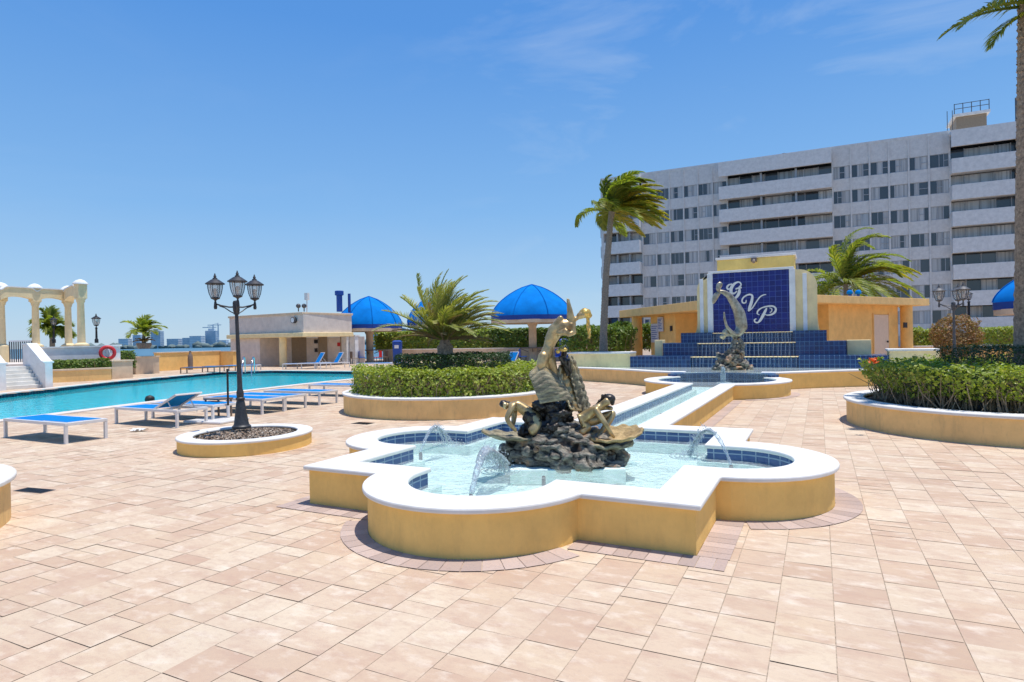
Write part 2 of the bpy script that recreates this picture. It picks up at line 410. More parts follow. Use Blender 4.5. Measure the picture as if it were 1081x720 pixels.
# ------------------------------------------------------------------ plates with arbitrary outline
def plate(bm, outer, z0, z1, holes=()):
    lo = []; hi = []
    for loop in (outer, *holes):
        a = [bm.verts.new((p[0], p[1], z0)) for p in loop]; b = [bm.verts.new((p[0], p[1], z1)) for p in loop]
        n = len(loop)
        for i in range(n): bm.faces.new((a[i], a[(i+1) % n], b[(i+1) % n], b[i]))
        lo += [bm.edges.get((a[i], a[(i+1) % n])) for i in range(n)]; hi += [bm.edges.get((b[i], b[(i+1) % n])) for i in range(n)]
    bmesh.ops.triangle_fill(bm, use_beauty=True, edges=lo); bmesh.ops.triangle_fill(bm, use_beauty=True, edges=hi)
    return bm
def sheet(bm, outer, z, holes=()):
    es = []
    for loop in (outer, *holes):
        a = [bm.verts.new((p[0], p[1], z)) for p in loop]; n = len(loop)
        es += [bm.edges.new((a[i], a[(i+1) % n])) for i in range(n)]
    bmesh.ops.triangle_fill(bm, use_beauty=True, edges=es)
    for f in bm.faces:
        if f.normal.z < 0: f.normal_flip()
    return bm
def inside(p, poly):
    c = False; n = len(poly)
    for i in range(n):
        x0, y0 = poly[i][:2]; x1, y1 = poly[(i+1) % n][:2]
        if (y0 > p[1]) != (y1 > p[1]) and p[0] < (x1-x0)*(p[1]-y0)/(y1-y0)+x0: c = not c
    return c

# ------------------------------------------------------------------ ground, sea, pool
POOL = [(-16.3, 3.5), (-16.9, 8.0), (-17.9, 13.0), (-18.5, 18.0), (-18.8, 26.6), (-29.6, 26.9), (-32.0, 25.2), (-29.6, 17.5), (-26.4, 11.6), (-23.6, 5.0)]
DECK = [(-60, -30), (75, -30), (75, 105), (-30, 105), (-30, 62), (-36, 42), (-42.5, 26), (-52, 14), (-60, 8)]
bm = NB(); sheet(bm, [(-9000, -3000), (9000, -3000), (9000, 9000), (-9000, 9000)], -6.0)
struct('sea', bm, M['sea'], rn=False)
bm = NB(); sheet(bm, DECK, -.0028, [POOL]); struct('ground', bm, M['joint'], rn=False)
bm = NB(); uv_wall(bm, DECK, -6.2, -.004, True); struct('podium_wall', bm, M['beige'], rn=False)
def paving():
    V = []; Fc = []; r = random.Random(3)
    ring = [(p[0], p[1]) for p in POOL]
    a = -46.0; w = .305; i = 0
    while a < 26:
        b = -5.5 + (0 if r.random() < .7 else .1525); seq = []
        far = a < -22
        while b < 46:
            if not seq: seq = list(r.choice(((.305,),)*7 + ((.1525, .1525), (.4575, .1525), (.1525, .4575), (.305, .305))))
            L = seq.pop(0)
            if b > 24 or a < -20: L = .61; seq = []
            ca, cb = a+w/2, b+L/2
            d = -.446*ca + .895*cb
            if d > 0 and not inside((ca, cb), ring):
                g = .0026; dz = r.uniform(-.0012, .0012); t1, t2 = r.uniform(-.0012, .0012), r.uniform(-.0012, .0012); n = len(V)
                V += [(a+g, b+g, dz-t1-t2), (a+w-g, b+g, dz+t1-t2), (a+w-g, b+L-g, dz+t1+t2), (a+g, b+L-g, dz-t1+t2)]; Fc.append((n, n+1, n+2, n+3))
            b += L
        a += w; i += 1
    me = bpy.data.meshes.new('paving'); me.from_pydata(V, [], Fc); return me
tag(obj_me('paving', paving(), M['paver']), kind='structure')
bm = NB(); sheet(bm, POOL, -1.35); struct('pool_floor', bm, M['pool_floor'], rn=False)
bm = NB(); uv_wall(bm, POOL, -1.35, -.30, True); struct('pool_wall', bm, M['pool_floor'], rn=False)
bm = NB(); uv_wall(bm, POOL, -.30, .004, True); struct('pool_waterline_tile', bm, M['tile_navy'], rn=False)
big = offset_line(POOL + [POOL[0]], -.38)[:-1]; small = offset_line(POOL + [POOL[0]], .03)[:-1]
bm = NB(); ring_prism(bm, big, small, .001, .035); struct('pool_coping', bm, M['coping'])
bm = NB(); sheet(bm, POOL, -.13); struct('pool_water', bm, M['pool_water'], rn=False)

# ------------------------------------------------------------------ the fountain
CA, CB = -2.78, 6.70             # centre of the square basin
X0, X1, Y0, Y1 = -4.75, -.80, 4.67, 8.76
SHL, SHF, SHR = .10, .225, .04     # how far the lobes' centres lie inside the square
KX0, KX1 = -3.40, -1.92          # canal, outer faces of the coping
PC = (-2.66, 18.3); PR = 2.0     # round pool at the end of the canal
def fountain_path(d):
    """outline at distance d inside the coping's outer edge"""
    r = 1.0 - d; Rr = PR - d
    k0, k1 = KX0 + d, KX1 - d
    x0, x1, y0, y1 = X0 + d, X1 - d, Y0 + d, Y1 - d
    def angx(x): return math.degrees(math.acos((x-PC[0])/Rr))
    P = arc(*PC, Rr, 138, 360-angx(k0), 14)
    P += [(k0, y1)] + [(x0, y1)]
    def lobe(cx, cy, a0, a1, edge, ax):
        # circle of radius r cut by the straight edge
        out = []
        for p in arc(cx, cy, r, a0, a1, 26):
            out.append(p)
        return out
    al = 0
    def side(cx, cy, a0, gap, p0, p1, r=r):
        # gap > 0: the circle's centre lies inside the straight edge and the arc is trimmed by it
        t = math.degrees(math.asin(min(1, gap/r))) if gap > 0 else 0
        A = arc(cx, cy, r, a0+t, a0+180-t, 26)
        return A if gap > 0 else [p0] + A + [p1]
    P += side(X0+SHL, CB, 90, X0+SHL-x0, (x0, CB+r), (x0, CB-r))
    P += [(x0, y0)] + side(CA, Y0+SHF, 180, Y0+SHF-y0, (CA-r-.06, y0), (CA+r+.06, y0), r+.06)
    P += [(x1, y0)] + side(X1-SHR, CB, -90, x1-X1+SHR, (x1, CB-r), (x1, CB+r))
    P += [(x1, y1), (k1, y1)]
    P += arc(*PC, Rr, -angx(k1), 42, 14)
    return P
def band(bm, d0, d1, z0, z1):
    o, i = fountain_path(d0), fountain_path(d1)
    plate(bm, o + i[::-1], z0, z1)
    return bm
fnt = thing('fountain', 'cross shaped ochre fountain basin with white coping, round lobes and a long canal', 'fountain', (CA, CB, 0))
bm = NB(); band(bm, .045, .36, 0, .352); obj('basin_wall', bm, M['ochre'], fnt)
bm = NB(); band(bm, 0, .40, .352, .397); bmesh.ops.remove_doubles(bm, verts=bm.verts, dist=.0005); obj('coping', bm, M['cap'], fnt, bevel=.014)
bm = NB(); inn = fountain_path(.372); uv_wall(bm, inn, .05, .352); obj('tile_lining', bm, M['tile'], fnt, rn=False)
bm = NB(); sheet(bm, fountain_path(.3), .075); obj('basin_floor', bm, M['floor_aqua'], fnt, rn=False)
# light plaster ledge at the foot of the tiles
bm = NB(); band(bm, .372, .47, .076, .205); obj('inner_ledge', bm, M['floor_aqua'], fnt)
bm = NB(); sheet(bm, fountain_path(.36), .235); struct('fountain_water', bm, M['water'], rn=False)
# mauve border pavers set round the foot of the wall
def border(path, w0, w1, name, skip=None):
    bm = NB(); L = 0; pts = [Vector(p) for p in path]
    dense = []
    for p, q in zip(pts, pts[1:]):
        n = max(1, int((q-p).length/.02))
        dense += [p.lerp(q, i/n) for i in range(n)]
    dense.append(pts[-1])
    cum = [0]
    for p, q in zip(dense, dense[1:]): cum.append(cum[-1] + (q-p).length)
    i = 0; step = .118
    inn_ = offset_line([tuple(p) for p in dense], w0); out_ = offset_line([tuple(p) for p in dense], w1)
    while i < len(dense)-1:
        j = i
        while j < len(dense)-1 and cum[j]-cum[i] < step: j += 1
        k0, k1 = i, j
        a, b, c, d = Vector(inn_[k0]), Vector(inn_[k1]), Vector(out_[k1]), Vector(out_[k0])
        m = (a+b+c+d)/4; s = .965
        q = [m + (v-m)*s for v in (a, b, c, d)]
        if (b-a).length < .3 and (c-d).length < .35:
            try: bm.faces.new([bm.verts.new((v.x, v.y, .0055 + rnd.uniform(0, .001))) for v in q])
            except ValueError: pass
        i = j
    for f in bm.faces:
        f.normal_update()
        if f.normal.z < 0: f.normal_flip()
    return struct(name, bm, M['border'], rn=False)
def sub_border(seg):
    border(seg, 0.0, -.24, 'border_paving')
# outline of the wall foot, split where it turns inwards
fp = fountain_path(.045)
E_ = .045
def lobe_arc(cx, cy, a0, a1): return arc(cx, cy, 1-E_, a0, a1, 30)
bw = .23
al = 14
sub_border(lobe_arc(X0+SHL, CB, 90+al, 270-al))
sub_border([(X0+E_, CB-.99-bw*.0), (X0+E_, Y0+E_)])
sub_border([(X0+E_-bw, Y0+E_), (CA-.99, Y0+E_)])
sub_border(arc(CA, Y0+SHF, 1.06-E_, 180+al+10, 360-al-10, 30))
sub_border([(CA+.99, Y0+E_), (X1-E_+bw, Y0+E_)])
sub_border([(X1-E_, Y0+E_), (X1-E_, CB-.99)])
sub_border(lobe_arc(X1-SHR, CB, -90+al, 90-al))
sub_border([(X1-E_, CB+.99), (X1-E_, Y1-E_+bw)])
sub_border([(X1-E_, Y1-E_), (KX1-E_+bw, Y1-E_)])
sub_border([(KX1-E_, Y1-E_), (KX1-E_, 16.3)])
sub_border(arc(*PC, PR-E_, -62, 20, 24))

# ------------------------------------------------------------------ upper basin and monogram wall
gvp = thing('cascade_wall', 'yellow monogram wall with blue tile panel above stepped blue tile cascade', 'fountain wall', (-2.5, 24.9, 0))
RP = [(-1.14, 19.75), (-.72, 20.12), (.2, 20.92), (1.39, 21.70), (2.5, 22.2), (3.3, 22.5), (3.7, 22.95), (3.75, 23.9)]
LP = [(-4.22, 19.75), (-4.9, 20.15), (-5.6, 20.75), (-6.7, 21.5), (-8.0, 22.2), (-8.8, 22.55), (-9.2, 23.0), (-9.25, 23.9)]
def spline(P, k=6):
    out = []
    for i in range(len(P)-1):
        p0, p1, p2, p3 = [Vector(P[max(0, min(len(P)-1, j))]) for j in (i-1, i, i+1, i+2)]
        for t in [j/k for j in range(k)]:
            out.append(tuple(.5*((2*p1)+(p2-p0)*t+(2*p0-5*p1+4*p2-p3)*t*t+(3*p1-p0-3*p2+p3)*t**3)))
    out.append(tuple(P[-1])); return out
RS, LS = spline(RP), spline(LP)
for nm, P, sg in (('r', RS, 1), ('l', LS, -1)):
    bm = NB(); strip_prism(bm, offset_line(P, -.0*sg), offset_line(P, .30*sg), 0, .465); obj('basin_wall', bm, M['tan'] if sg < 0 else M['ochre'], gvp)
    bm = NB(); strip_prism(bm, offset_line(P, -.045*sg), offset_line(P, .345*sg), .465, .515); obj('basin_coping', bm, M['cap'], gvp, bevel=.012)
    p = P[0]; bm = NB(); q = (p[0]-.42, p[0]) if sg > 0 else (p[0], p[0]+.42)
    box(bm, q[0], q[1], p[1]-.12, p[1]+.25, .0, .525); obj('end_pier', bm, M['white'], gvp, bevel=.012)
UB = RS + [(3.7, 25.2), (-9.2, 25.2)] + LS[::-1]
DAM = arc(*PC, 1.78, 50, 130, 24)
bm = NB(); sheet(bm, offset_line(RS, .2) + [(3.5, 25.2), (-9.0, 25.2)] + offset_line(LS, -.2)[::-1] + arc(*PC, 1.92, 130, 50, 20), .30); obj('basin_floor', bm, M['floor_aqua'], gvp, rn=False)
bm = NB(); sheet(bm, offset_line(RS, .15) + [(3.5, 25.2), (-9.0, 25.2)] + offset_line(LS, -.15)[::-1] + arc(*PC, 1.84, 130, 50, 20), .485); struct('upper_fountain_water', bm, M['water'], rn=False)
DI, DO = arc(*PC, 1.72, 36, 144, 30), arc(*PC, 1.98, 36, 144, 30)
bm = NB(); strip_prism(bm, DI, DO, .08, .475); uv_box(bm); obj('spillway', bm, M['tile_step'], gvp)
bm = NB(); strip_prism(bm, arc(*PC, 1.695, 40, 140, 30), arc(*PC, 1.705, 40, 140, 30), .235, .49); obj('spill_sheet', bm, M['sheet_water'], gvp)

PBB = 24.9
pl, pr = PB(752.8, 320, PBB), PB(833.5, 318, PBB)
zt, zb = PB(793, 286.5, PBB).z, PB(793, 350.8, PBB).z
bm = NB(); uv_wall(bm, [(pl.x, PBB), (pr.x, PBB)], zb-.3, zt); obj('tile_panel', bm, M['tile_panel'], gvp, rn=False)
bm = NB(); box(bm, pl.x-.02, pr.x+.02, PBB+.006, PBB+.9, .2, zt-.003); obj('panel_backing', bm, M['cream'], gvp)
bm = NB(); box(bm, pl.x-.16, pr.x+.16, PBB-.06, PBB+.2, zt, zt+.085); obj('panel_head', bm, M['white'], gvp, bevel=.01)
for s, e in ((-1, pl.x), (1, pr.x)):
    bm = NB(); box(bm, min(e, e+s*.2), max(e, e+s*.2), PBB-.09, PBB+.25, zb-.3, zt-.002); obj('pilaster', bm, M['white'], gvp, bevel=.01)
# rounded wings
def wing(x_in, x_out, ztop, rad, nm='wing'):
    s = 1 if x_out > x_in else -1
    pts = [(x_in, zb-.9), (x_out, zb-.9), (x_out, ztop-rad)] + [(x_out - s*rad*(1-math.cos(R(t))), ztop-rad+rad*math.sin(R(t))) for t in range(10, 91, 10)] + [(x_in, ztop)]
    bm = NB(); f = [bm.verts.new((x, PBB+.02, z)) for x, z in pts]; k = [bm.verts.new((x, PBB+.75, z)) for x, z in pts]; n = len(pts)
    for i in range(n): bm.faces.new((f[i], f[(i+1) % n], k[(i+1) % n], k[i]))
    bm.faces.new(f); bm.faces.new(k[::-1]); return obj(nm, bm, M['cream'], gvp)
wr, wl = PB(863, 330, PBB).x, PB(736, 330, PBB).x
wing(pr.x+.2, wr, PB(845, 284, PBB).z, .62); wing(pl.x-.2, wl, PB(745, 290, PBB).z, .62)
zs = PB(845, 284, PBB).z
for x in (PB(850, 330, PBB).x, PB(741, 330, PBB).x):
    bm = NB(); box(bm, x-.07, x+.07, PBB-.05, PBB+.1, zb-.8, zs-.16); obj('rib', bm, M['white'], gvp, bevel=.01)
bx0, bx1 = PB(756.8, 280, 25.5).x, PB(838.5, 280, 25.5).x; bz = PB(797, 270.5, 25.5).z
bm = NB(); box(bm, bx0, bx1, 25.5, 27.0, 2.0, bz-.06); obj('upper_block', bm, M['yellow'], gvp, bevel=.02)
bm = NB(); box(bm, bx0-.05, bx1+.05, 25.44, 27.05, bz-.06, bz+.03); obj('upper_block_cap', bm, M['white'], gvp, bevel=.01)
c = PB(796, 274.5, 25.46); bm = NB(); box(bm, c.x-.1, c.x+.1, 25.30, 25.495, c.z-.07, c.z+.07); tube(bm, [(c.x, 25.33, c.z-.02), (c.x, 25.2, c.z-.1)], .06, 8); obj('flood_light', bm, M['brown_metal'], gvp)
# three tiers of tile
TB = [(23.25, 665.5, 938, 376.4), (23.85, 700, 893.5, 361.6), (24.40, 719, 872.7, 350.6)]
tz = []
for i, (b, ul, ur, v) in enumerate(TB):
    z = PB(793, v, b).z; tz.append(z); a0, a1 = PB(ul, v, b).x, PB(ur, v, b).x
    l0, l1 = PB((729, 735.5, 752)[i], v, b).x, PB((843, 840, 837)[i], v, b).x
    zprev = .28 if i == 0 else tz[i-1]-.3
    bm = NB(); box(bm, a0, l0, b-.05, 24.88+.01*i, zprev, z+.02); box(bm, l1, a1, b-.05, 24.88+.01*i, zprev, z+.02); uv_box(bm); obj('tier_block', bm, M['tile_step'], gvp)
    # outer ends a little lower, stepping down to the sides
    bm = NB(); box(bm, l0+.002, l1-.002, b+.10, 24.87-.01*i, zprev, z-.06); uv_box(bm); obj('tier_face', bm, M['tile_step'], gvp)
    bm = NB(); box(bm, l0+.004, l1-.004, b+.02, b+.42, z-.034, z-.006); obj('weir_lip', bm, M['cream'], gvp, bevel=.012)
    bm = NB()
    n = 26
    for k in range(n):
        x0 = l0 + (l1-l0)*(k+rnd.uniform(.05, .3))/n; x1 = x0 + (l1-l0)/n*rnd.uniform(.35, .8)
        yy = b+.0+rnd.uniform(-.02, .01); tube(bm, [(x0, b+.05, z+.004), ((x0+x1)/2, yy, z-.05), ((x0+x1)/2+rnd.uniform(-.02, .02), yy-.05, zprev+.3 if i else .49)], [.012, .02, rnd.uniform(.012, .03)], 5)
    obj('falling_water', bm, M['sheet_water'], gvp, smooth=60)
# low wing walls closing the sides
for ul, ur, v, m in ((600, 665, 371.8, 'cream'), (939, 992, 368.3, 'cream')):
    b = 23.35; a0, a1 = PB(ul, v, b).x, PB(ur, v, b).x; z = PB((ul+ur)/2, v, b).z
    bm = NB(); box(bm, a0, a1, b, b+.9, 0, z-.07); obj('flank_wall', bm, M[m], gvp)
    bm = NB(); box(bm, a0-.05, a1+.0, b-.05, b+.95, z-.07, z); obj('flank_coping', bm, M['cap'], gvp, bevel=.012)
for s, x, xo in ((-1, wl, PB(714, 350, PBB).x), (1, wr, PB(884, 350, PBB).x)):
    z0, z1 = tz[2]-.7, PB(793, 334, PBB).z; bm = NB(); cv = [(x + (xo-x)*(1-math.sin(R(t))), z0 + (z1-z0)*(1-math.cos(R(t)))) for t in range(0, 91, 10)]; rows = []
    for p, q in cv: rows.append([bm.verts.new(w) for w in ((p, PBB+.1, z0-.02), (p, PBB+.5, z0-.02), (p, PBB+.5, q), (p, PBB+.1, q))])
    for a, b in zip(rows, rows[1:]):
        for k in range(4): bm.faces.new((a[k], a[(k+1) % 4], b[(k+1) % 4], b[k]))
    bm.faces.new(rows[0]); bm.faces.new(rows[-1][::-1]); obj('curved_buttress', bm, M['cream'], gvp)
for ul, ur, v0_, v1_ in ((894, 920, 359, 374), (691, 699.6, 359, 374)):
    b = 24.1; p0, p1 = PB(ul, v0_, b), PB(ur, v1_, b); bm = NB(); box(bm, p0.x, p1.x, b, b+.5, .5, p0.z); obj('flank_block', bm, M['cream'], gvp, bevel=.015)
# the monogram, in relief script
def ribbon(bm, pts, y, th):
    P = [Vector((p[0], p[1])) for p in pts]; w = [p[2] for p in pts]; L = []
    Q = []; W = []
    for i in range(len(P)-1):
        p0, p1, p2, p3 = [P[max(0, min(len(P)-1, j))] for j in (i-1, i, i+1, i+2)]
        for t in [j/5 for j in range(5)]:
            Q.append(.5*((2*p1)+(p2-p0)*t+(2*p0-5*p1+4*p2-p3)*t*t+(3*p1-p0-3*p2+p3)*t**3)); W.append(w[i]+(w[i+1]-w[i])*t)
    Q.append(P[-1]); W.append(w[-1]); rows = []
    for i, q in enumerate(Q):
        d = (Q[min(i+1, len(Q)-1)]-Q[max(i-1, 0)]).normalized(); n = Vector((-d.y, d.x))*W[i]/2
        pts4 = []
        for s in (1, -1):
            e = q + n*s*1.3; wp = PB(740+e.x/5.143, 260+e.y/5.143, y)
            pts4 += [(wp.x, y-th, wp.z), (wp.x, y-.001, wp.z)]
        rows.append([bm.verts.new(p) for p in (pts4[0], pts4[1], pts4[3], pts4[2])])
    for a, b in zip(rows, rows[1:]):
        for k in range(4): bm.faces.new((a[k], a[(k+1) % 4], b[(k+1) % 4], b[k]))
    bm.faces.new(rows[0]); bm.faces.new(rows[-1][::-1])
LET = [[[(206,222,5),(217,212,6),(214,199,6),(200,195,6),(182,204,9),(167,223,13),(163,243,13),(171,256,9),(184,254,6),(196,243,5)],
        [(209,226,5),(209,244,12),(202,264,12),(189,279,9),(170,284,6),(152,278,6),(145,265,7),(151,257,6)],
        [(188,233,4),(205,227,7),(221,224,6)],[(170,206,5),(153,209,6),(142,222,8),(147,234,7),(156,230,4)]],
       [[(246,292,4),(243,305,5),(230,308,6),(223,297,6),(230,279,6),(249,266,6),(268,262,7),(279,272,9),(274,304,12),(264,334,12),(258,352,5)],
        [(258,353,3),(278,336,5),(302,300,5),(320,276,5),(338,265,4),(354,262,3)]],
       [[(357,335,4),(350,350,10),(336,378,12),(322,402,10),(308,414,6),(294,411,6),(291,399,6),(301,394,4)],
        [(318,372,3),(306,366,5),(310,350,6),(330,335,5),(362,326,6),(392,326,7),(406,339,8),(402,357,9),(384,370,7),(360,374,4),(345,368,3)],
        [(372,334,3),(384,340,4),(384,352,4),(374,360,3)]]]
for strokes in LET:
    bm = NB()
    for i, s in enumerate(strokes): ribbon(bm, s, PBB-.002*(i+1), .05)
    obj('letter', bm, M['white'], gvp)

# ------------------------------------------------------------------ planters and planting
def leaf_mesh(name, pts, size, mat, parent=None, flat=.35, seed=1, droop=0.):
    """pts: list of (co, normal); each leaf a folded pair of faces"""
    r = random.Random(seed); V = []; Fc = []
    for p, n in pts:
        p = Vector(p); n = Vector(n)
        d = Vector((r.gauss(0, 1), r.gauss(0, 1), r.gauss(0, .6)))
        nn = (n*1.1 + Vector((r.gauss(0, flat), r.gauss(0, flat), r.gauss(.35, flat)))).normalized()
        d = (d - nn*d.dot(nn)).normalized(); s = nn.cross(d); L = size*r.uniform(.6, 1.35); w = L*r.uniform(.24, .36)
        tip = p + d*L - UP*droop*L; mid = p + d*L*.45 + nn*L*.03
        i = len(V); V += [p, mid + s*w + nn*w*.35, tip, mid - s*w + nn*w*.35, mid]
        Fc += [(i, i+4, i+2, i+1), (i, i+3, i+2, i+4)]
    me = bpy.data.meshes.new(name); me.from_pydata([tuple(v) for v in V], [], Fc)
    return obj_me(name, me, mat, parent)
def in_hedge(f, bb, n, seed, skin_=.12):
    """sample points in the outer skin of an implicit volume f(p) < 0"""
    r = random.Random(seed); out = []; tries = 0; e = .03
    while len(out) < n and tries < n*60:
        tries += 1
        p = Vector((r.uniform(bb[0], bb[1]), r.uniform(bb[2], bb[3]), r.uniform(bb[4], bb[5])))
        v = f(p)
        if -skin_*(r.random()**1.3*1.0+.02) < v < .03:
            g = Vector((f(p+Vector((e,0,0)))-v, f(p+Vector((0,e,0)))-v, f(p+Vector((0,0,e)))-v))
            if g.length > 1e-6: out.append((p, g.normalized()))
    return out
def lump(p, amp=.07, fr=2.2, o=0.): return amp*noise.fractal(Vector((p.x*fr+o, p.y*fr, p.z*fr)), 1., 2., 3)
def box_sdf(p, x0, x1, y0, y1, z0, z1, rad=.12):
    cx, cy, cz = (x0+x1)/2, (y0+y1)/2, (z0+z1)/2
    q = Vector((abs(p.x-cx)-(x1-x0)/2+rad, abs(p.y-cy)-(y1-y0)/2+rad, abs(p.z-cz)-(z1-z0)/2+rad))
    m = Vector((max(q.x, 0), max(q.y, 0), max(q.z, 0)))
    return m.length + min(max(q.x, q.y, q.z), 0) - rad
def core_mesh(bm, f, bb, step=.16):
    """dark inner twig mass: short random twigs"""
    pass
def hedge(label, f, bb, n, size, mat, seed, group=None, core=None, twigs=0, name='hedge', base=None, skin_=.14, cat='hedge'):
    t = thing(name, label, cat, ((bb[0]+bb[1])/2, (bb[2]+bb[3])/2, bb[4]), group=group)
    leaf_mesh('foliage', in_hedge(f, bb, n, seed, skin_), size, mat, t, seed=seed)
    r = random.Random(seed+5); bm = NB(); k = 0; tr = 0
    area = twigs or int(n*.05)
    while k < area and tr < area*40:
        tr += 1
        p = Vector((r.uniform(bb[0], bb[1]), r.uniform(bb[2], bb[3]), bb[4]))
        q = Vector((p.x, p.y, (bb[4]+bb[5])/2))
        if f(q) > -.05: continue
        h = (bb[5]-bb[4])*r.uniform(.45, .75)
        a = p + Vector((r.gauss(0, .08), r.gauss(0, .08), h*.5)); b = a + Vector((r.gauss(0, .14), r.gauss(0, .14), h*.5))
        tube(bm, [p, a, b], [.010, .007, .003], 4, False); k += 1
    obj('stems', bm, M['twig'], t)
    return t
def cyl_sdf(p, c, r0, z0, z1, a=None):
    d = math.hypot(p.x-c[0], p.y-c[1]) - r0
    return max(d, z0-p.z, p.z-z1)
def planter(label, c, r, z, mat, over=.045, capw=.36, capt=.05, parts=None, group='round stucco planters', sx=1., soil=.0):
    t = thing('planter', label, 'planter', (c[0], c[1], 0), group=group)
    n = 64
    O = arc(c[0], c[1], r-over, 0, 360, n)[:-1]; I = arc(c[0], c[1], r-capw+.05, 0, 360, n)[:-1]
    bm = NB(); ring_prism(bm, O, I, 0, z-capt); obj('wall', bm, mat, t, smooth=40)
    bm = NB(); ring_prism(bm, arc(c[0], c[1], r, 0, 360, n)[:-1], arc(c[0], c[1], r-capw, 0, 360, n)[:-1], z-capt, z); obj('coping', bm, M['cap'], t, smooth=40, bevel=.014)
    bm = NB(); sheet(bm, I, z-.07-soil); obj('soil', bm, M['soil'], t, rn=False)
    return t
# --- centre planter
cC = Vector((-8.19, 13.0)); RC = 2.62
planter('wide round tan planter with a small date palm inside two clipped hedges', cC, RC, .46, M['tan'], over=.03)
def hC(p):
    d = math.hypot(p.x-cC.x, p.y-cC.y)
    top = .99 + lump(p, .09, 2.4)
    return max(d-(RC-.28), 1.35-d, p.z-top, .40-p.z) + lump(p, .09, 3.1)
hedge('bright yellow green leafy hedge filling the rim of the round palm planter', hC, (cC.x-2.5, cC.x+2.5, cC.y-2.5, cC.y+2.5, .40, 1.1), 20000, .082, M['leaf_bright'], 11, skin_=.2)
def hC2(p):
    d = math.hypot(p.x-cC.x, p.y-cC.y-.1)
    return max(d-1.42, p.z-1.28-lump(p, .03, 2.), .42-p.z) + lump(p, .05, 3.5)
hedge('dark green flat clipped hedge round the foot of the small date palm', hC2, (cC.x-1.7, cC.x+1.7, cC.y-1.7, cC.y+1.7, .42, 1.4), 15000, .062, M['leaf_dark'], 12)
# --- right planter
cR = RT*8.55 + FW*10.55; RR = 2.55
planter('large round ochre planter at the right holding a leggy green hedge and a tall palm', cR, RR, .45, M['tan'], over=.05, capw=.34)
def hR(p):
    d = math.hypot(p.x-cR.x, p.y-cR.y); zz = (p.z-.45)/.75
    return max(d-(RR-.48)-.16*zz, .95-d, p.z-1.05-lump(p, .08, 2.6), .45-p.z) + lump(p, .10, 2.6, 4) + max(0, .55-zz)*.55
hedge('leggy bright green hedge with bare stems and one orange flower in the right planter', hR, (cR.x-2.7, cR.x+2.7, cR.y-2.7, cR.y+2.7, .42, 1.20), 26000, .064, M['leaf_bright'], 13, twigs=1100, skin_=.2)
def hR2(p):
    q = p - (RT*8.75+FW*10.9)
    x, y = q.dot(RT), q.dot(FW)
    return box_sdf(Vector((x, y, p.z)), -.72, 2.4, -.75, .85, .4, 1.34, .08) + lump(p, .035, 4)
hedge('dark dense box clipped hedge at the foot of the tall palm trunk', hR2, (cR.x-3.2, cR.x+3.4, cR.y-2.6, cR.y+2.9, .4, 1.6), 14000, .05, M['leaf_dark'], 14, skin_=.10)
bm = NB(); fl = PD(922, 380.5, 9.9)
for k in range(34):
    d = Vector((rnd.gauss(0, 1), rnd.gauss(0, 1), rnd.gauss(.2, .8))).normalized(); p = fl + d*rnd.uniform(.0, .075); s = d.orthogonal().normalized(); q = d.cross(s)
    bm.faces.new([bm.verts.new(p + a*.022) for a in (s, q+d*.6, -s, -q-d*.3)])
lone('flower_head', bm, M['orange_flower'], 'small orange red flower head on the left end of the leggy hedge', 'flower', rn=False)
# --- lamp planter
cL = PZ(253, 458, .24).to_2d(); cL = Vector((RT*-4.33+FW*9.98).to_2d()); RL = 1.02
tl = planter('low round ochre planter full of stone mulch under the three lantern lamp', cL, RL, .225, M['ochre'], over=.02, capw=.24, capt=.04)
def stones(name, c, r, z, n, seed, parent=None):
    bm = NB(); q = random.Random(seed)
    for k in range(n):
        a = q.uniform(0, 6.283); d = r*math.sqrt(q.random()); s = q.uniform(.012, .032); p = Vector((c[0]+d*math.cos(a), c[1]+d*math.sin(a), z + .05*(1-(d/r)**2) + q.uniform(-.01, .012)))
        Mx = Matrix.Rotation(q.uniform(0, 6.28), 4, Vector((q.gauss(0,1), q.gauss(0,1), q.gauss(0,1))).normalized())
        vs = [bm.verts.new(p + Mx @ Vector(v)*s*q.uniform(.7, 1.2)) for v in ((1,0,0),(-1,0,0),(0,.8,0),(0,-.8,0),(0,0,.5),(0,0,-.5))]
        for f in ((0,2,4),(2,1,4),(1,3,4),(3,0,4),(2,0,5),(1,2,5),(3,1,5),(0,3,5)): bm.faces.new([vs[i] for i in f])
    return tag(obj(name, bm, M['stone_mulch'], parent), 'brown and cream stone mulch filling the low lamp planter', kind='stuff')
stones('stone_mulch', cL, RL-.22, .16, 1900, 5)
# --- planter cut by the left edge of the view
cE = (RT*-6.10+FW*5.16).to_2d()
planter('ochre planter with white coping at the near left corner of the terrace', cE, 1.5, .44, M['tan'], over=.05)
def hE(p):
    d = math.hypot(p.x-cE.x, p.y-cE.y); return max(d-1.02, p.z-.75, .4-p.z)+lump(p, .12, 3)
hedge('low green plants inside the near left planter', hE, (cE.x-1.2, cE.x+1.2, cE.y-1.2, cE.y+1.2, .4, .85), 2600, .09, M['leaf_mid'], 15, cat='plants', name='planter_plants')

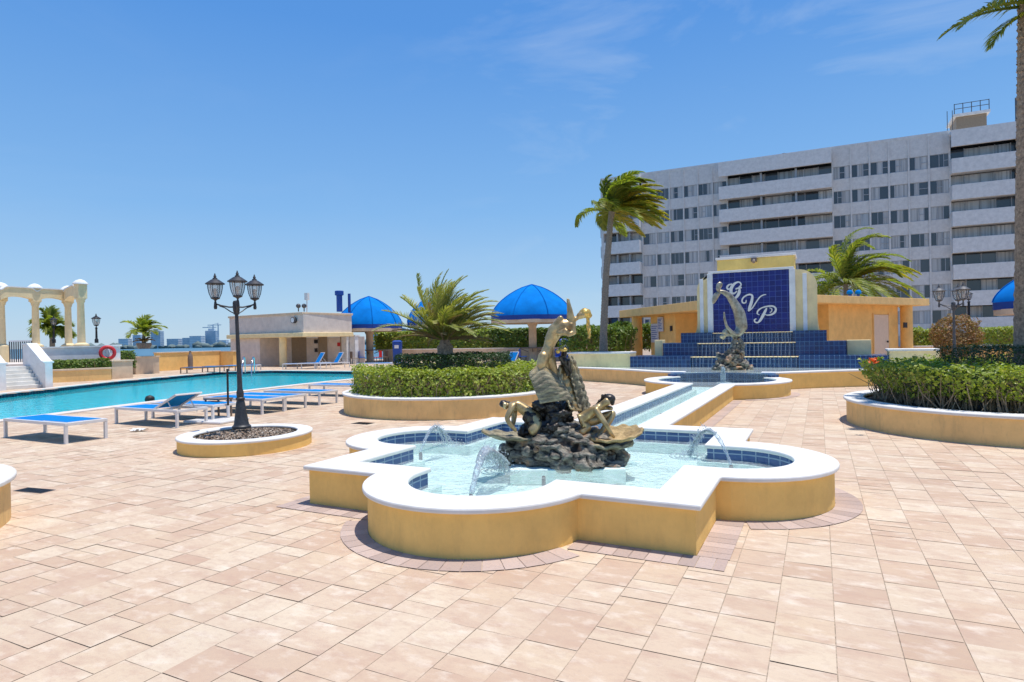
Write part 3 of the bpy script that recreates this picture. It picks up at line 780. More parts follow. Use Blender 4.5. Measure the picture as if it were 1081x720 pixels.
# ------------------------------------------------------------------ palms
def frond(V, Fc, base, az, el, L, droop, wind=Vector((0, 0, 0)), nl=42, ll=.45, lw=.03, hang=.6, fan=.0, seed=0, twist=0.):
    """rachis curve with leaflets on both sides; returns rachis points"""
    r = random.Random(seed); p = Vector(base); d = Vector((math.cos(az)*math.cos(el), math.sin(az)*math.cos(el), math.sin(el))); pts = [p.copy()]
    n = 16; st = L/n
    for i in range(n):
        p = p + d*st; pts.append(p.copy()); d = (d + Vector((0, 0, -droop*st/L*(.5+i/n*1.4))) + wind*st/L*(.25+1.1*i/n)).normalized()
    for k in range(nl):
        t = .12 + .88*(k+.3*r.random())/nl; x = t*n; i = min(int(x), n-1); q = pts[i].lerp(pts[i+1], x-i); tan = (pts[i+1]-pts[i]).normalized()
        side = tan.cross(UP)
        side = side.normalized() if side.length > .05 else Vector((1, 0, 0)); upn = side.cross(tan)
        if twist: side, upn = side*math.cos(twist)+upn*math.sin(twist), upn*math.cos(twist)-side*math.sin(twist)
        l = ll*(math.sin(math.pi*min(1, .18+t*.80))**.7)*r.uniform(.85, 1.12)
        for s in (1, -1):
            dr = (side*s*(.85-.35*t) + tan*(.55+.5*t) + upn*(.25-.1*t) + Vector((r.gauss(0, .07), r.gauss(0, .07), r.gauss(0, .07)))).normalized()
            e1 = q + dr*l*.5; dr2 = (dr + Vector((0, 0, -hang*(.5+.5*r.random()))) + wind*.45).normalized(); e2 = e1 + dr2*l*.5
            wv = (tan - dr*tan.dot(dr)); wv = (wv.normalized() if wv.length > .05 else upn)*lw*.5
            j = len(V); V += [q-wv*.6, q+wv*.6, e1+wv, e1-wv, e2]; Fc += [(j, j+1, j+2, j+3), (j+3, j+2, j+4)]
    return pts
def palm(name, label, base, pts_r, fronds, mat, trunkmat, group=None, bark=True, nut=None, dry_and_lit=None, dmat=None, cat='palm tree', ring=.0):
    t = thing(name, label, cat, base, group=group); bm = NB()
    P = [Vector(base)+Vector(p[:3]) for p in pts_r]; rr = [p[3] for p in pts_r]
    # densify with ring scars
    D = []; Rr = []
    for i in range(len(P)-1):
        n = max(2, int((P[i+1]-P[i]).length/.07))
        for k in range(n):
            u = k/n; D.append(P[i].lerp(P[i+1], u)); Rr.append((rr[i]*(1-u)+rr[i+1]*u)*(1+(ring if k % 2 else -ring)+rnd.uniform(-.03, .03)))
    D.append(P[-1]); Rr.append(rr[-1]); tube(bm, D, Rr, 14); obj('trunk', bm, trunkmat, t, smooth=50)
    top = P[-1]
    def build(nm, fr, mt):
        V = []; Fc = []; bm2 = NB()
        for i, f in enumerate(fr):
            off = Vector((math.cos(f['az'])*.08, math.sin(f['az'])*.08, f.pop('z', 0)))
            pts = frond(V, Fc, top+off, seed=i+hash(len(label)) % 97, **f); n = len(pts)
            tube(bm2, pts, [.028*(1-k/n)+.006 for k in range(n)], 4, False)
        me = bpy.data.meshes.new(nm); 
        k0 = len(V); bm2.verts.index_update()
        V2 = V + [v.co.copy() for v in bm2.verts]; F2 = Fc + [tuple(k0+v.index for v in f.verts) for f in bm2.faces]; bm2.free()
        me.from_pydata([tuple(v) for v in V2], [], F2); obj_me(nm, me, mt, t)
    build('crown', fronds, mat)
    if dry_and_lit: build('dry_and_sunlit_fronds', dry_and_lit, dmat or M['frond_dead'])  # dry fronds on the date palm, painted sunlit ones on the coconuts
    return t, top
q = random.Random(21)
windx = RT*1.0
# tall coconut palm left of the tower
bp = PD(637, 372, 26.0); bp.z = .6
H = PD(648, 230, 26.0).z - bp.z
fr = []
for k in range(40):
    a = k*2.399 + q.uniform(-.3, .3); el = R(q.choice((86, 78, 68, 55, 40, 24, 8))+q.uniform(-9, 9))
    lw_ = .72 if math.cos(a-AZ) < -.3 else 1.0
    fr.append(dict(az=a, el=el, L=lw_*q.uniform(1.9, 2.5), droop=q.uniform(1.1, 1.8), wind=windx*q.uniform(1.5, 2.5), nl=60, ll=.66, lw=.05, hang=.7))
off = RT*.42
dry_and_lit = [dict(az=AZ+q.uniform(-.9, .9), el=R(q.uniform(-12, 50)), L=q.uniform(2., 2.5), droop=.9, wind=windx*1.5, nl=56, ll=.6, lw=.055, hang=1.0) for k in range(14)]
palm('coconut_palm', 'tall coconut palm with windblown crown standing in front of the tower', bp, [(0,0,0,.26),(0,0,.25,.20),(.02,0,1.2,.155),(off.x*.4,off.y*.4,H*.6,.135),(off.x,off.y,H,.12),(off.x+.05,off.y,H+.25,.14)], fr, M['frond'], M['bark'], ring=.05, dry_and_lit=dry_and_lit, dmat=M['frond_sunlit'])
# small date palm in the centre planter
bd = PD(470, 373, 15.4); bd.z = .95
fr = []; q = random.Random(5)
for k in range(66):
    a = k*2.399 + q.uniform(-.25, .25); el = R(q.choice((86, 80, 72, 64, 54, 44, 32))+q.uniform(-8, 8))
    L = q.uniform(1.25, 1.85); wi = .75
    fr.append(dict(az=a, el=el, L=L, droop=q.uniform(.6, 1.2), wind=windx*q.uniform(.75, 1.3), nl=40, ll=.34, lw=.021, hang=.12))
dry_and_lit = [dict(az=k*2.399+.3, el=R(q.uniform(0, 60)), L=q.uniform(.8, 1.5), droop=.6, wind=windx*.8, nl=34, ll=.24, lw=.02, hang=.3) for k in range(18)]
palm('date_palm', 'small bushy date palm with feathery fronds in the centre planter', bd, [(0,0,-.4,.20),(0,0,.1,.24),(0,0,.45,.22),(0,0,.72,.12)], fr, M['frond_date'], M['bark_warm'], ring=.12, dry_and_lit=dry_and_lit)
# tall date palm at the right edge
tr_ = PD(1089, 366, 10.75); tr_.z = .4
Ht = 9.6; ln = PD(1096, 40, 10.75); dx = (ln.to_2d()-tr_.to_2d())
fr = []; q = random.Random(9)
for k in range(34):
    a = k*2.399; el = R(q.choice((75, 55, 38, 20, 10))+q.uniform(-8, 8)); fr.append(dict(az=a, el=el, L=q.uniform(1.2, 1.6), droop=q.uniform(1.1, 1.6), wind=windx*.4, nl=50, ll=.45, lw=.03, hang=.25))
fr.append(dict(az=AZ+math.pi+.15, el=R(-2), L=1.65, droop=.8, wind=windx*0, nl=52, ll=.42, lw=.028, hang=.7, z=PD(1060, 4, 10.75).z-tr_.z-Ht-.35))
fr += [dict(az=AZ+math.pi+d_, el=R(e_), L=l_, droop=.9, wind=windx*0, nl=46, ll=.40, lw=.026, hang=.8, z=PD(1060, 4, 10.75).z-tr_.z-Ht-.35+z_) for d_, e_, l_, z_ in ((-.32, 8, 1.5, -.05), (.5, 2, 1.45, .06), (.12, -22, 1.15, -.12))]
tp, top = palm('tall_date_palm', 'tall thick date palm trunk rising past the right edge of the view', tr_, [(0,0,0,.34),(0,0,.3,.30),(0,0,.8,.25),(0,0,2.,.225),(dx.x*.5,dx.y*.5,Ht*.6,.22),(dx.x,dx.y,Ht,.22),(dx.x,dx.y,Ht+.35,.26)], fr, M['frond'], M['bark_warm'], ring=.02)
bm = NB(); q = random.Random(4)
for k in range(900):      # old leaf bases spiralling up the trunk
    h = .15 + k*(Ht+.2)/900; a = k*2.399; u = min(1, h/Ht); rad = .225 + max(0, (.8-h))*.1; c = Vector((tr_.x+dx.x*u, tr_.y+dx.y*u, tr_.z+h)); o = Vector((math.cos(a), math.sin(a), 0)); t = Vector((-o.y, o.x, 0)); w = .055
    b0 = c+o*(rad-.02); vs = [bm.verts.new(v) for v in (b0-t*w, b0+t*w, b0+o*.045+UP*.075+t*w*.6, b0+o*.045+UP*.075-t*w*.6, b0+UP*.10)]
    for f in ((0,1,2,3),(3,2,4),(1,4,2),(0,3,4)): bm.faces.new([vs[i] for i in f])
obj('leaf_base', bm, M['bark_warm'], tp)['kind'] = 'stuff'
# coconut palm behind the right pavilion
b2 = PD(893, 318, 41); b2.z = .4; q = random.Random(33)
h2 = PD(893, 300, 41).z - b2.z
fr = []
for k in range(40):
    a = k*2.399; el = R(q.choice((80, 65, 50, 34, 15, 0))+q.uniform(-8, 8)); fr.append(dict(az=a, el=el, L=q.uniform(3.2, 5.4), droop=q.uniform(1.3, 2.0), wind=windx*q.uniform(1.1, 1.9), nl=46, ll=.9, lw=.075, hang=.8))
dry_and_lit = [dict(az=AZ+q.uniform(-.4, .3), el=R(q.uniform(10, 40)), L=4.8, droop=1.3, wind=windx*1.2, nl=50, ll=.8, lw=.07, hang=1.) for k in range(8)]
palm('coconut_palm', 'bushy coconut palm leaning in the wind behind the right pavilion roof', b2, [(0,0,0,.2),(0,0,h2*.5,.15),(0,0,h2,.14)], fr, M['frond'], M['bark'], dry_and_lit=dry_and_lit, dmat=M['frond_sunlit'])
# small palms at the left
b3 = PD(55, 352, 38); b3.z = 1.5; q = random.Random(12)
fr = [dict(az=k*2.399, el=R(q.choice((75, 50, 25, 5))+q.uniform(-8, 8)), L=q.uniform(1.0, 1.4), droop=1.7, wind=windx*.5, nl=22, ll=.7, lw=.10, hang=.7) for k in range(22)]
palm('fan_palm', 'bushy fan palm seen between the pergola columns', b3, [(0,0,0,.15),(0,0,PD(55, 346, 38).z-1.5,.12)], fr, M['frond'], M['bark'])
b4 = PD(152, 362, 37); q = random.Random(13)
pt = thing('potted_palm', 'small potted palm with reddish base standing on the beige parapet', 'palm tree', b4)
bm = NB(); lathe(bm, [(.30, -.35), (.42, -.1), (.40, 0), (.34, 0)], b4, 18); obj('pot', bm, M['brown_metal'], pt, smooth=40)
V = []; Fc = []
for k in range(18): frond(V, Fc, b4+Vector((0, 0, .55)), k*2.399, R(q.choice((70, 45, 20))+q.uniform(-9, 9)), q.uniform(1.0, 1.6), 1.4, windx*.9, 20, .55, .07, .5, seed=k)
me = bpy.data.meshes.new('crown'); me.from_pydata([tuple(v) for v in V], [], Fc); obj_me('crown', me, M['frond'], pt)
V = []; Fc = []
for k in range(9): frond(V, Fc, b4+Vector((0, 0, .05)), k*2.399, R(q.uniform(20, 60)), .6, 1.0, windx*.2, 12, .3, .06, .4, seed=k+40)
me = bpy.data.meshes.new('red_leaves'); me.from_pydata([tuple(v) for v in V], [], Fc); obj_me('red_leaves', me, M['leaf_red'], pt)
bm = NB(); tube(bm, [b4, b4+Vector((0, 0, .3)), b4+Vector((.02, 0, .6))], [.12, .10, .07], 8); obj('trunk', bm, M['bark_warm'], pt)

# ------------------------------------------------------------------ hedges along the back, with their planter walls
def line_hedge(label, u0, u1, Y0, Y1, vt, z0, n, size, mat, seed, depth=1.2, amp=.12, **k):
    A = PD(u0, 360, Y0); B = PD(u1, 360, Y1); d = (B-A); d.z = 0; L = d.length; d.normalize(); nn = Vector((-d.y, d.x, 0))
    zt = PD((u0+u1)/2, vt, (Y0+Y1)/2).z
    def f(p):
        q = p-A; return box_sdf(Vector((q.dot(d), q.dot(nn), p.z)), 0, L, 0, depth, z0-.2, zt, .15) + lump(p, amp, 1.3, seed)
    xs = [v.x for v in (A, B, A+nn*depth, B+nn*depth)]; ys = [v.y for v in (A, B, A+nn*depth, B+nn*depth)]
    return hedge(label, f, (min(xs)-.3, max(xs)+.3, min(ys)-.3, max(ys)+.3, z0, zt+.3), n, size, mat, seed, skin_=.3, **k)
def low_wall(label, u0, u1, Y0, Y1, z, mat, th=.35, cap=None, name='planter_wall', cat='low wall', group=None):
    A = PD(u0, 360, Y0).to_2d(); B = PD(u1, 360, Y1).to_2d(); d = (B-A).normalized(); nn = Vector((-d.y, d.x)); Q = [A, B, B+nn*th, A+nn*th]
    t = thing(name, label, cat, (*((A+B)/2), 0), group=group)
    bm = NB(); prism(bm, Q, 0, z-.08); obj('wall', bm, mat, t)
    Q2 = [A-nn*.04-d*.04, B-nn*.04+d*.04, B+nn*(th+.04)+d*.04, A+nn*(th+.04)-d*.04]
    bm = NB(); prism(bm, Q2, z-.08, z); obj('coping', bm, cap or mat, t, bevel=.015)
    return t
low_wall('long low beige planter wall behind the sunshades', 404, 640, 52, 45, .98, M['beige'], cap=M['pink'])
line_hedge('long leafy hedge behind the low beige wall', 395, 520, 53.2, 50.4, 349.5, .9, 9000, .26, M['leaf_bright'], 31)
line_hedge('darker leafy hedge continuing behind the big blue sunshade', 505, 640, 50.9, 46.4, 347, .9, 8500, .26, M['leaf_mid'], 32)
line_hedge('leafy green bushes behind the coconut palm trunk', 612, 672, 31.5, 33.5, 346.5, .9, 5200, .17, M['leaf_mid'], 33, depth=1.8, amp=.3)
line_hedge('sunlit bushes beside the left pavilion column', 655, 700, 36, 38, 343, .9, 4200, .19, M['leaf_mid'], 37, depth=2., amp=.35)
line_hedge('clipped bright hedge below the tower at the far right', 1022, 1130, 37, 34, 345.5, .8, 5200, .14, M['leaf_bright'], 34, amp=.06)
line_hedge('loose yellow green bushes right of the pavilion', 958, 1002, 36, 35, 347.5, .7, 2600, .16, M['leaf_bright'], 35, amp=.2)
low_wall('low orange wall in front of the far right hedge', 950, 1130, 33.5, 31.5, .86, M['orange'], cap=M['pink'])
cB = PD(1009, 349, 27.0)
def hB(p):
    q = p-Vector((cB.x, cB.y, 1.42)); return (Vector((q.x/.93, q.y/.93, q.z/.88)).length-1)*.9 + lump(p, .22, 2.2)
hedge('round reddish croton bush behind the right lamp', hB, (cB.x-1.3, cB.x+1.3, cB.y-1.3, cB.y+1.3, .25, 2.6), 5200, .10, M['leaf_red'], 36, name='croton_bush', cat='bush', skin_=.35, twigs=160)

# ------------------------------------------------------------------ street lamps
def lantern(parent, c, s=1., mat=None):
    """c = bottom finial; one six sided lantern as part with glass and cap sub-parts"""
    mat = mat or M['black']; bm = NB()
    lathe(bm, [(.008,-.03),(.022,0),(.014,.03),(.03,.05),(.075,.07),(.082,.085),(.07,.095)], (0,0,0), 12)
    for k in range(6):
        a = k*math.pi/3; pts = [Vector((r*math.cos(a), r*math.sin(a), z)) for r, z in ((.072,.09),(.105,.17),(.122,.26),(.128,.335))]
        tube(bm, pts, .008, 4)
    lathe(bm, [(.135,.33),(.165,.335),(.17,.35),(.12,.385),(.07,.42),(.045,.43),(.04,.45),(.02,.46),(.028,.48),(.018,.50),(.006,.54)], (0,0,0), 18)
    for v in bm.verts: v.co = Vector(c)+v.co*s
    o = obj('lantern', bm, mat, parent, smooth=45)
    g = NB(); lathe(g, [(.066,.095),(.098,.17),(.115,.26),(.122,.33)], (0,0,0), 12)
    for v in g.verts: v.co = Vector(c)+v.co*s
    gm = obj('glass', g, M['glass_lamp'], o, smooth=60)
    b = NB(); lathe(b, [(.02,.10),(.022,.16),(.035,.19),(.035,.235),(.02,.26)], (0,0,0), 8)
    for v in b.verts: v.co = Vector(c)+v.co*s
    obj('bulb', b, M['lamp_glass'], o, smooth=60)
def glassy():
    m, nt, bs = nmat('clear_lantern_glass'); nt.nodes.remove(bs)
    tr = N(nt, 'ShaderNodeBsdfTransparent'); tr.inputs[0].default_value = (.86,.86,.86,1); gl = N(nt, 'ShaderNodeBsdfGlossy'); gl.inputs['Roughness'].default_value = .08
    df = N(nt, 'ShaderNodeBsdfDiffuse'); df.inputs[0].default_value = (.7,.7,.68,1)
    a = N(nt, 'ShaderNodeMixShader'); a.inputs[0].default_value = .14; b = N(nt, 'ShaderNodeMixShader'); b.inputs[0].default_value = .12
    nt.links.new(tr.outputs[0], a.inputs[1]); nt.links.new(gl.outputs[0], a.inputs[2]); nt.links.new(a.outputs[0], b.inputs[1]); nt.links.new(df.outputs[0], b.inputs[2])
    nt.links.new(b.outputs[0], nt.nodes['Material Output'].inputs[0]); return m
M['glass_lamp'] = glassy()
def triple_lamp(label, base, top, az0, mat, arms=.36, s=1.0):
    t = thing('street_lamp', label, 'street lamp', base, group='lamps with three lanterns'); B = Vector(base); T = Vector(top)
    H = (T-B).length; ax = (T-B)/H
    bm = NB(); lathe(bm, [(.150,0),(.150,.035),(.130,.05),(.118,.07),(.092,.25),(.070,.42),(.060,.46),(.072,.475),(.072,.50),(.053,.515),(.058,.56),(.058,.60),(.050,.62),(.042,.66),(.036,1.0),(.031,H*.72),(.028,H-.10),(.046,H-.09),(.046,H-.05),(.053,H-.03),(.053,H+.10),(.04,H+.13),(.0,H+.14)], (0,0,0), 18, caps=False)
    for v in bm.verts: v.co = B + Vector((v.co.x, v.co.y, 0)) + ax*v.co.z
    obj('pole', bm, mat, t, smooth=45)
    for k in range(3):
        a = az0 + k*2*math.pi/3; o = Vector((math.cos(a), math.sin(a), 0)); bm = NB(); c = T + UP*.03
        tube(bm, [c+o*.03, c+o*arms*.35+UP*.0, c+o*arms*.75+UP*.03, c+o*arms+UP*.06], .014, 6)
        tube(bm, [c+o*.05-UP*.10, c+o*arms*.3-UP*.07, c+o*arms*.55-UP*.01, c+o*arms*.8+UP*.02], .009, 6)
        lathe(bm, [(.02,-.06),(.028,-.03),(.02,.05)], c+o*arms+UP*.03, 8)
        obj('arm', bm, mat, t, smooth=60); lantern(t, c+o*arms+UP*.08, s, mat)
    return t
lb = PZ(255, 452, .25); lb = Vector((cL.x, cL.y, .17)); 
lb = PD(255, 452, 10.2); lt = PD(249.5, 326, 10.2)
triple_lamp('black lamp post with three lanterns standing in the stone filled planter by the pool', lb, lt, AZ+R(58), M['lamp_iron'], .35, .90)
l2, l2t = PD(1008, 372, 17.0), PD(1006.5, 324, 17.0); l2.z = .5
triple_lamp('weathered lamp post with three lanterns in front of the reddish bush', l2, l2t, AZ+R(155), M['grey_iron'], .33, 1.0)
def single_lamp(label, u, vt, vb, Y, s=1.):
    t = thing('post_lamp', label, 'lamp post', PD(u, vb, Y), group='posts with a single lantern'); B = PD(u, vb, Y); T = PD(u, vt, Y); H = T.z-B.z
    bm = NB(); lathe(bm, [(.10,0),(.10,.2),(.06,.25),(.05,H-.6*s),(.075,H-.58*s),(.05,H-.54*s)], B, 10); obj('pole', bm, M['black'], t, smooth=45)
    lantern(t, Vector((B.x, B.y, T.z-.54*s)), s)
single_lamp('single lantern post beyond the pergola near the lifebuoy', 102, 331, 362, 36, 1.5)
single_lamp('thin black single lantern post behind the reddish bush', 1023.5, 306, 362, 29.0, 1.0)
single_lamp('dark lantern post half hidden by the fan palm in the pergola', 57, 333, 362, 37, 1.3)

# ------------------------------------------------------------------ sun loungers
def make_lounger(label, back, frame, group, name='sun_lounger'):
    """local: length along x (feet 0, head 2.05), width y 0..0.7, deck at .36"""
    t = thing(name, label, 'sun lounger', group=group); L, Wd, Z = 2.05, .70, .36; hinge = 1.22
    bm = NB(); box(bm, 0, L, 0, .045, Z-.055, Z); box(bm, 0, L, Wd-.045, Wd, Z-.055, Z); box(bm, -.001, .045, .045, Wd-.045, Z-.055, Z-.001); box(bm, L-.045, L+.001, .045, Wd-.045, Z-.055, Z-.001); box(bm, .4, .43, .045, Wd-.045, Z-.06, Z-.03); box(bm, hinge, hinge+.03, .045, Wd-.045, Z-.06, Z-.03)
    obj('frame', bm, frame, t, local=True, bevel=.006)
    for x in (.003, L-.053):
        for y in (.002, Wd-.047):
            bm = NB(); box(bm, x, x+.05, y, y+.045, .015, Z-.056); box(bm, x-.003, x+.053, y-.003, y+.048, 0, .018); obj('leg', bm, frame, t, local=True)
    bm = NB(); nx = 10
    rows = [[bm.verts.new((.045+(hinge-.045)*i/nx, .046+(Wd-.092)*j/4, Z-.004-.018*math.sin(math.pi*j/4)*math.sin(math.pi*i/nx))) for j in range(5)] for i in range(nx+1)]
    for a, b in zip(rows, rows[1:]):
        for j in range(4): bm.faces.new((a[j], b[j], b[j+1], a[j+1]))
    obj('sling', bm, M['blue_sling'], t, local=True, smooth=60)
    ca, sa = math.cos(back), math.sin(back); Lb = L-hinge-.05
    Mx = Matrix.Translation((hinge+.02, 0, Z-.02)) @ Matrix.Rotation(-back, 4, 'Y')
    bm = NB(); box(bm, 0, Lb, .05, .085, -.012, .022, Mx); box(bm, 0, Lb, Wd-.085, Wd-.05, -.012, .022, Mx); box(bm, Lb-.035, Lb, .085, Wd-.085, -.010, .020, Mx); bs = obj('backrest', bm, frame, t, local=True)
    bm = NB(); rows = [[bm.verts.new(Mx @ Vector((.0+(Lb-.03)*i/6, .07+(Wd-.14)*j/4, .024-.02*math.sin(math.pi*j/4)*math.sin(math.pi*i/6)))) for j in range(5)] for i in range(7)]
    for a, b in zip(rows, rows[1:]):
        for j in range(4): bm.faces.new((a[j], b[j], b[j+1], a[j+1]))
    o = obj('back_sling', bm, M['blue_sling'], bs, local=True, smooth=60)
    if back > .1:
        bm = NB()
        for y in (.10, Wd-.10):
            p = Mx @ Vector((Lb*.55, y, -.01)); tube(bm, [p, (hinge+.62, y, Z-.10), (hinge+.66, y, Z-.05)], .011, 6)
        bar(bm, (hinge+.64, .1, Z-.07), (hinge+.64, Wd-.1, Z-.07), .02); obj('prop', bm, frame, t, local=True)
    return t
NG = 'blue slung loungers along the near pool edge'
flat = make_lounger('empty flat blue lounger nearest the left edge of the terrace', 0.0, M['white_metal'], NG)
flat.location = (-13.58, 6.0, 0); flat.rotation_euler.z = R(-.5)
up1 = make_lounger('blue lounger with raised backrest, second from the left edge', R(24), M['white_metal'], NG)
up1.location = (-13.52, 7.98, 0)
for (x, y, a, lab) in ((-13.66, 8.88, .5, 'flat blue lounger just behind the one with raised backrest'), (-13.68, 10.22, 0, 'flat blue lounger directly behind the black lamp post'), (-13.75, 11.0, -.5, 'flat blue lounger next to and right of the lamp post'), (-13.82, 12.2, .3, 'flat blue lounger two places right of the lamp post'), (-14.3, 14.35, 1., 'flat blue lounger half hidden behind the round palm planter')):
    c = copy_tree(flat); c.location = (x, y, 0); c.rotation_euler.z = R(a); c['label'] = lab
# far deck
def at_px(c, u, v, rz, lab, grp=None):
    p = PZ(u, v); c.location = p; c.rotation_euler.z = rz; c['label'] = lab
    if grp: c['group'] = grp
FG = 'loungers on the far side of the pool'
brown = make_lounger('x', 0.0, M['brown_metal'], FG); at_px(brown, 190, 394.5, AZ-R(2), 'grey framed lounger on the far deck left of the black lamp post', FG)
c = copy_tree(brown); at_px(c, 213, 393, AZ, 'second grey framed lounger on the far deck beside the orange parapet', FG)
c = copy_tree(flat); at_px(c, 236, 392, AZ, 'flat lounger on the far deck directly behind the black lamp post', FG)
for i, (u, v, lab) in enumerate(((298, 390, 'flat white lounger in front of the pool house, leftmost there'), (376, 390, 'flat white lounger in front of the sunshade table'), (395, 390, 'flat white lounger at the right end of the far row'))):
    c = copy_tree(flat); at_px(c, u, v, AZ+R(4), lab, FG)
up2 = make_lounger('x', R(58), M['white_metal'], FG); at_px(up2, 318, 389.5, AZ+R(42), 'raised blue lounger in front of the pool house doorway, left of the pair', FG)
c = copy_tree(up2); at_px(c, 338, 389.5, AZ+R(42), 'raised blue lounger in front of the pool house, right of the pair', FG)
c = copy_tree(up2); q_ = PD(524, 388, 30); c.location = (q_.x, q_.y, 0); c.rotation_euler.z = AZ+R(45); c['label'] = 'raised blue lounger beyond the centre planter, left of the sculpture'; c['group'] = FG
# small table, parasol foot, things left on the paving
t = thing('side_table', 'small low dark side table between the loungers near the lamp', 'side table', (-12.35, 9.62, 0))
bm = NB(); box(bm, -12.6, -12.1, 9.42, 9.82, .40, .43); obj('table_top', bm, M['brown_metal'], t)
for x in (-12.58, -12.15):
    for y in (9.44, 9.77): bm = NB(); box(bm, x, x+.03, y, y+.03, 0, .40); obj('leg', bm, M['brown_metal'], t)
p = PZ(241, 443.5); t = thing('parasol_stand', 'thin black post on a white square foot beside the lamp planter', 'parasol stand', p)
bm = NB(); tube(bm, [p+UP*.3, p+UP*1.12], .022, 8); obj('post', bm, M['black'], t); bm = NB(); tube(bm, [p+UP*.06, p+UP*.32], .034, 8); obj('sleeve', bm, M['white_metal'], t)
Mx = Matrix.Translation(p+Vector((-.05, -.25, 0))) @ Matrix.Rotation(R(8), 4, 'Z'); bm = NB(); box(bm, -.5, .5, -.42, .42, 0, .055, Mx); obj('foot', bm, M['white_metal'], t, bevel=.02)
p = PZ(146, 455.5); bm = NB(); q = random.Random(2)
for k in range(7):
    c = p+Vector((q.uniform(-.14, .14), q.uniform(-.05, .05), 0)); g = [[bm.verts.new((c.x+.035*i-.05, c.y+.035*j-.05, .012+.05*q.random())) for j in range(4)] for i in range(4)]
    for i in range(3):
        for j in range(3): bm.faces.new((g[i][j], g[i+1][j], g[i+1][j+1], g[i][j+1]))
lone('crumpled_towel', bm, M['white'], 'crumpled white and dark cloth lying on the paving beside the loungers', 'cloth', smooth=60)
for (u, v, w, d, lab) in ((36, 518, .46, .17, 'rectangular dark drain cover in the paving near the left planter'), (383, 447, .42, .24, 'small square drain grate in front of the centre planter')):
    p = PZ(u, v); t = thing('drain_cover', lab, 'drain cover', (p.x, p.y, 0), group='drain covers set in the paving'); bm = NB(); Mz = Matrix.Translation((p.x, p.y, 0)) @ Matrix.Rotation(AZ*0+R(8 if u < 100 else 0), 4, 'Z')
    box(bm, -w/2, w/2, -d/2, d/2, -.002, .004, Mz); obj('frame', bm, M['grey_iron'], t); bm = NB()
    for k in range(9): y = -d/2+.02+(d-.04)*k/8; box(bm, -w/2+.02, w/2-.02, y-.004, y+.004, .0042, .008, Mz)
    obj('grate', bm, M['black'], t)

# ------------------------------------------------------------------ domed sunshades
M['canvas_dark2'] = plain('canvas_seam', (.001,.15,.50), .9, var=.1, scale=2, spec=.1)
def sunshade(label, u, Y, half_w, v_bot, v_apex, col_v=None, n=8, group='blue domed sunshades'):
    c = PD(u, v_bot, Y); zb = c.z; za = PD(u, v_apex, Y).z; x, y = c.x, c.y; R0 = half_w*Y/F_PX
    t = thing('sunshade', label, 'sunshade', (x, y, 0), group=group)
    bm = NB(); K = 10; prof = [(R0*(1-(k/K)**1.6)**.75, zb+.30+(za-zb-.30)*k/K) for k in range(K+1)]
    prof[-1] = (R0*.01, za); rings = []
    seg = 40
    for r, z in prof:
        ring = []
        for k in range(seg):
            a = 2*math.pi*k/seg; ph = (a % (2*math.pi/n))/(2*math.pi/n); pul = 1-.075*math.sin(math.pi*ph)
            ring.append(bm.verts.new((x+r*pul*math.cos(a), y+r*pul*math.sin(a), z)))
        rings.append(ring)
    for a, b in zip(rings, rings[1:]):
        for k in range(seg): bm.faces.new((a[k], a[(k+1) % seg], b[(k+1) % seg], b[k]))
    sm = NB()
    for k in range(n):
        a = 2*math.pi*k/n; tube(sm, [(x+r*1.004*math.cos(a), y+r*1.004*math.sin(a), z+.01) for r, z in prof], .035, 5)
    obj('seams', sm, M['canvas_dark2'], t, smooth=60)
    obj('canopy', bm, M['canvas'], t, smooth=50)
    bm = NB(); A = [(v.co.x, v.co.y) for v in rings[0]] if False else [(x+R0*1.0*(1-.045*math.sin(math.pi*(((2*math.pi*k/seg) % (2*math.pi/n))/(2*math.pi/n))))*math.cos(2*math.pi*k/seg), y+R0*(1-.045*math.sin(math.pi*(((2*math.pi*k/seg) % (2*math.pi/n))/(2*math.pi/n))))*math.sin(2*math.pi*k/seg)) for k in range(seg)]
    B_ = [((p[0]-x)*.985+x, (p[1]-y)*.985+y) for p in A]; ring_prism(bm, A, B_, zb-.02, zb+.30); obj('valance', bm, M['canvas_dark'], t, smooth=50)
    bm = NB(); r2 = R0*.97; ring_prism(bm, arc(x, y, r2, 0, 360, 40)[:-1], arc(x, y, r2-.35, 0, 360, 40)[:-1], zb-.24, zb+.0)
    for k in range(8): a = k*math.pi/4; bar(bm, (x, y, zb-.12), (x+r2*.9*math.cos(a), y+r2*.9*math.sin(a), zb-.12), .18, .2)
    obj('ring_beam', bm, M['beige'], t)
    bm = NB(); lathe(bm, [(.36,0),(.36,.1),(.29,.14),(.29,zb-.5),(.42,zb-.24),(.42,zb-.2)], (x, y, 0), 20); obj('column', bm, M['beige'], t, smooth=40)
    return x, y
u1 = sunshade('blue domed sunshade on a beige column beside the pool house', 390, 50, 34.5, 347, 313)
u2 = sunshade('small blue sunshade mostly hidden behind the bushy date palm', 450, 62, 20, 343.5, 316)
u3 = sunshade('largest blue domed sunshade with its top behind the raised arms of the sculpture', 562, 45.5, 45, 338, 300.5)
c4 = PD(1100, 330, 24)
u4 = sunshade('blue sunshade cut off by the palm trunk at the right edge', 1099, 26, 41, 325.5, 285, n=4)
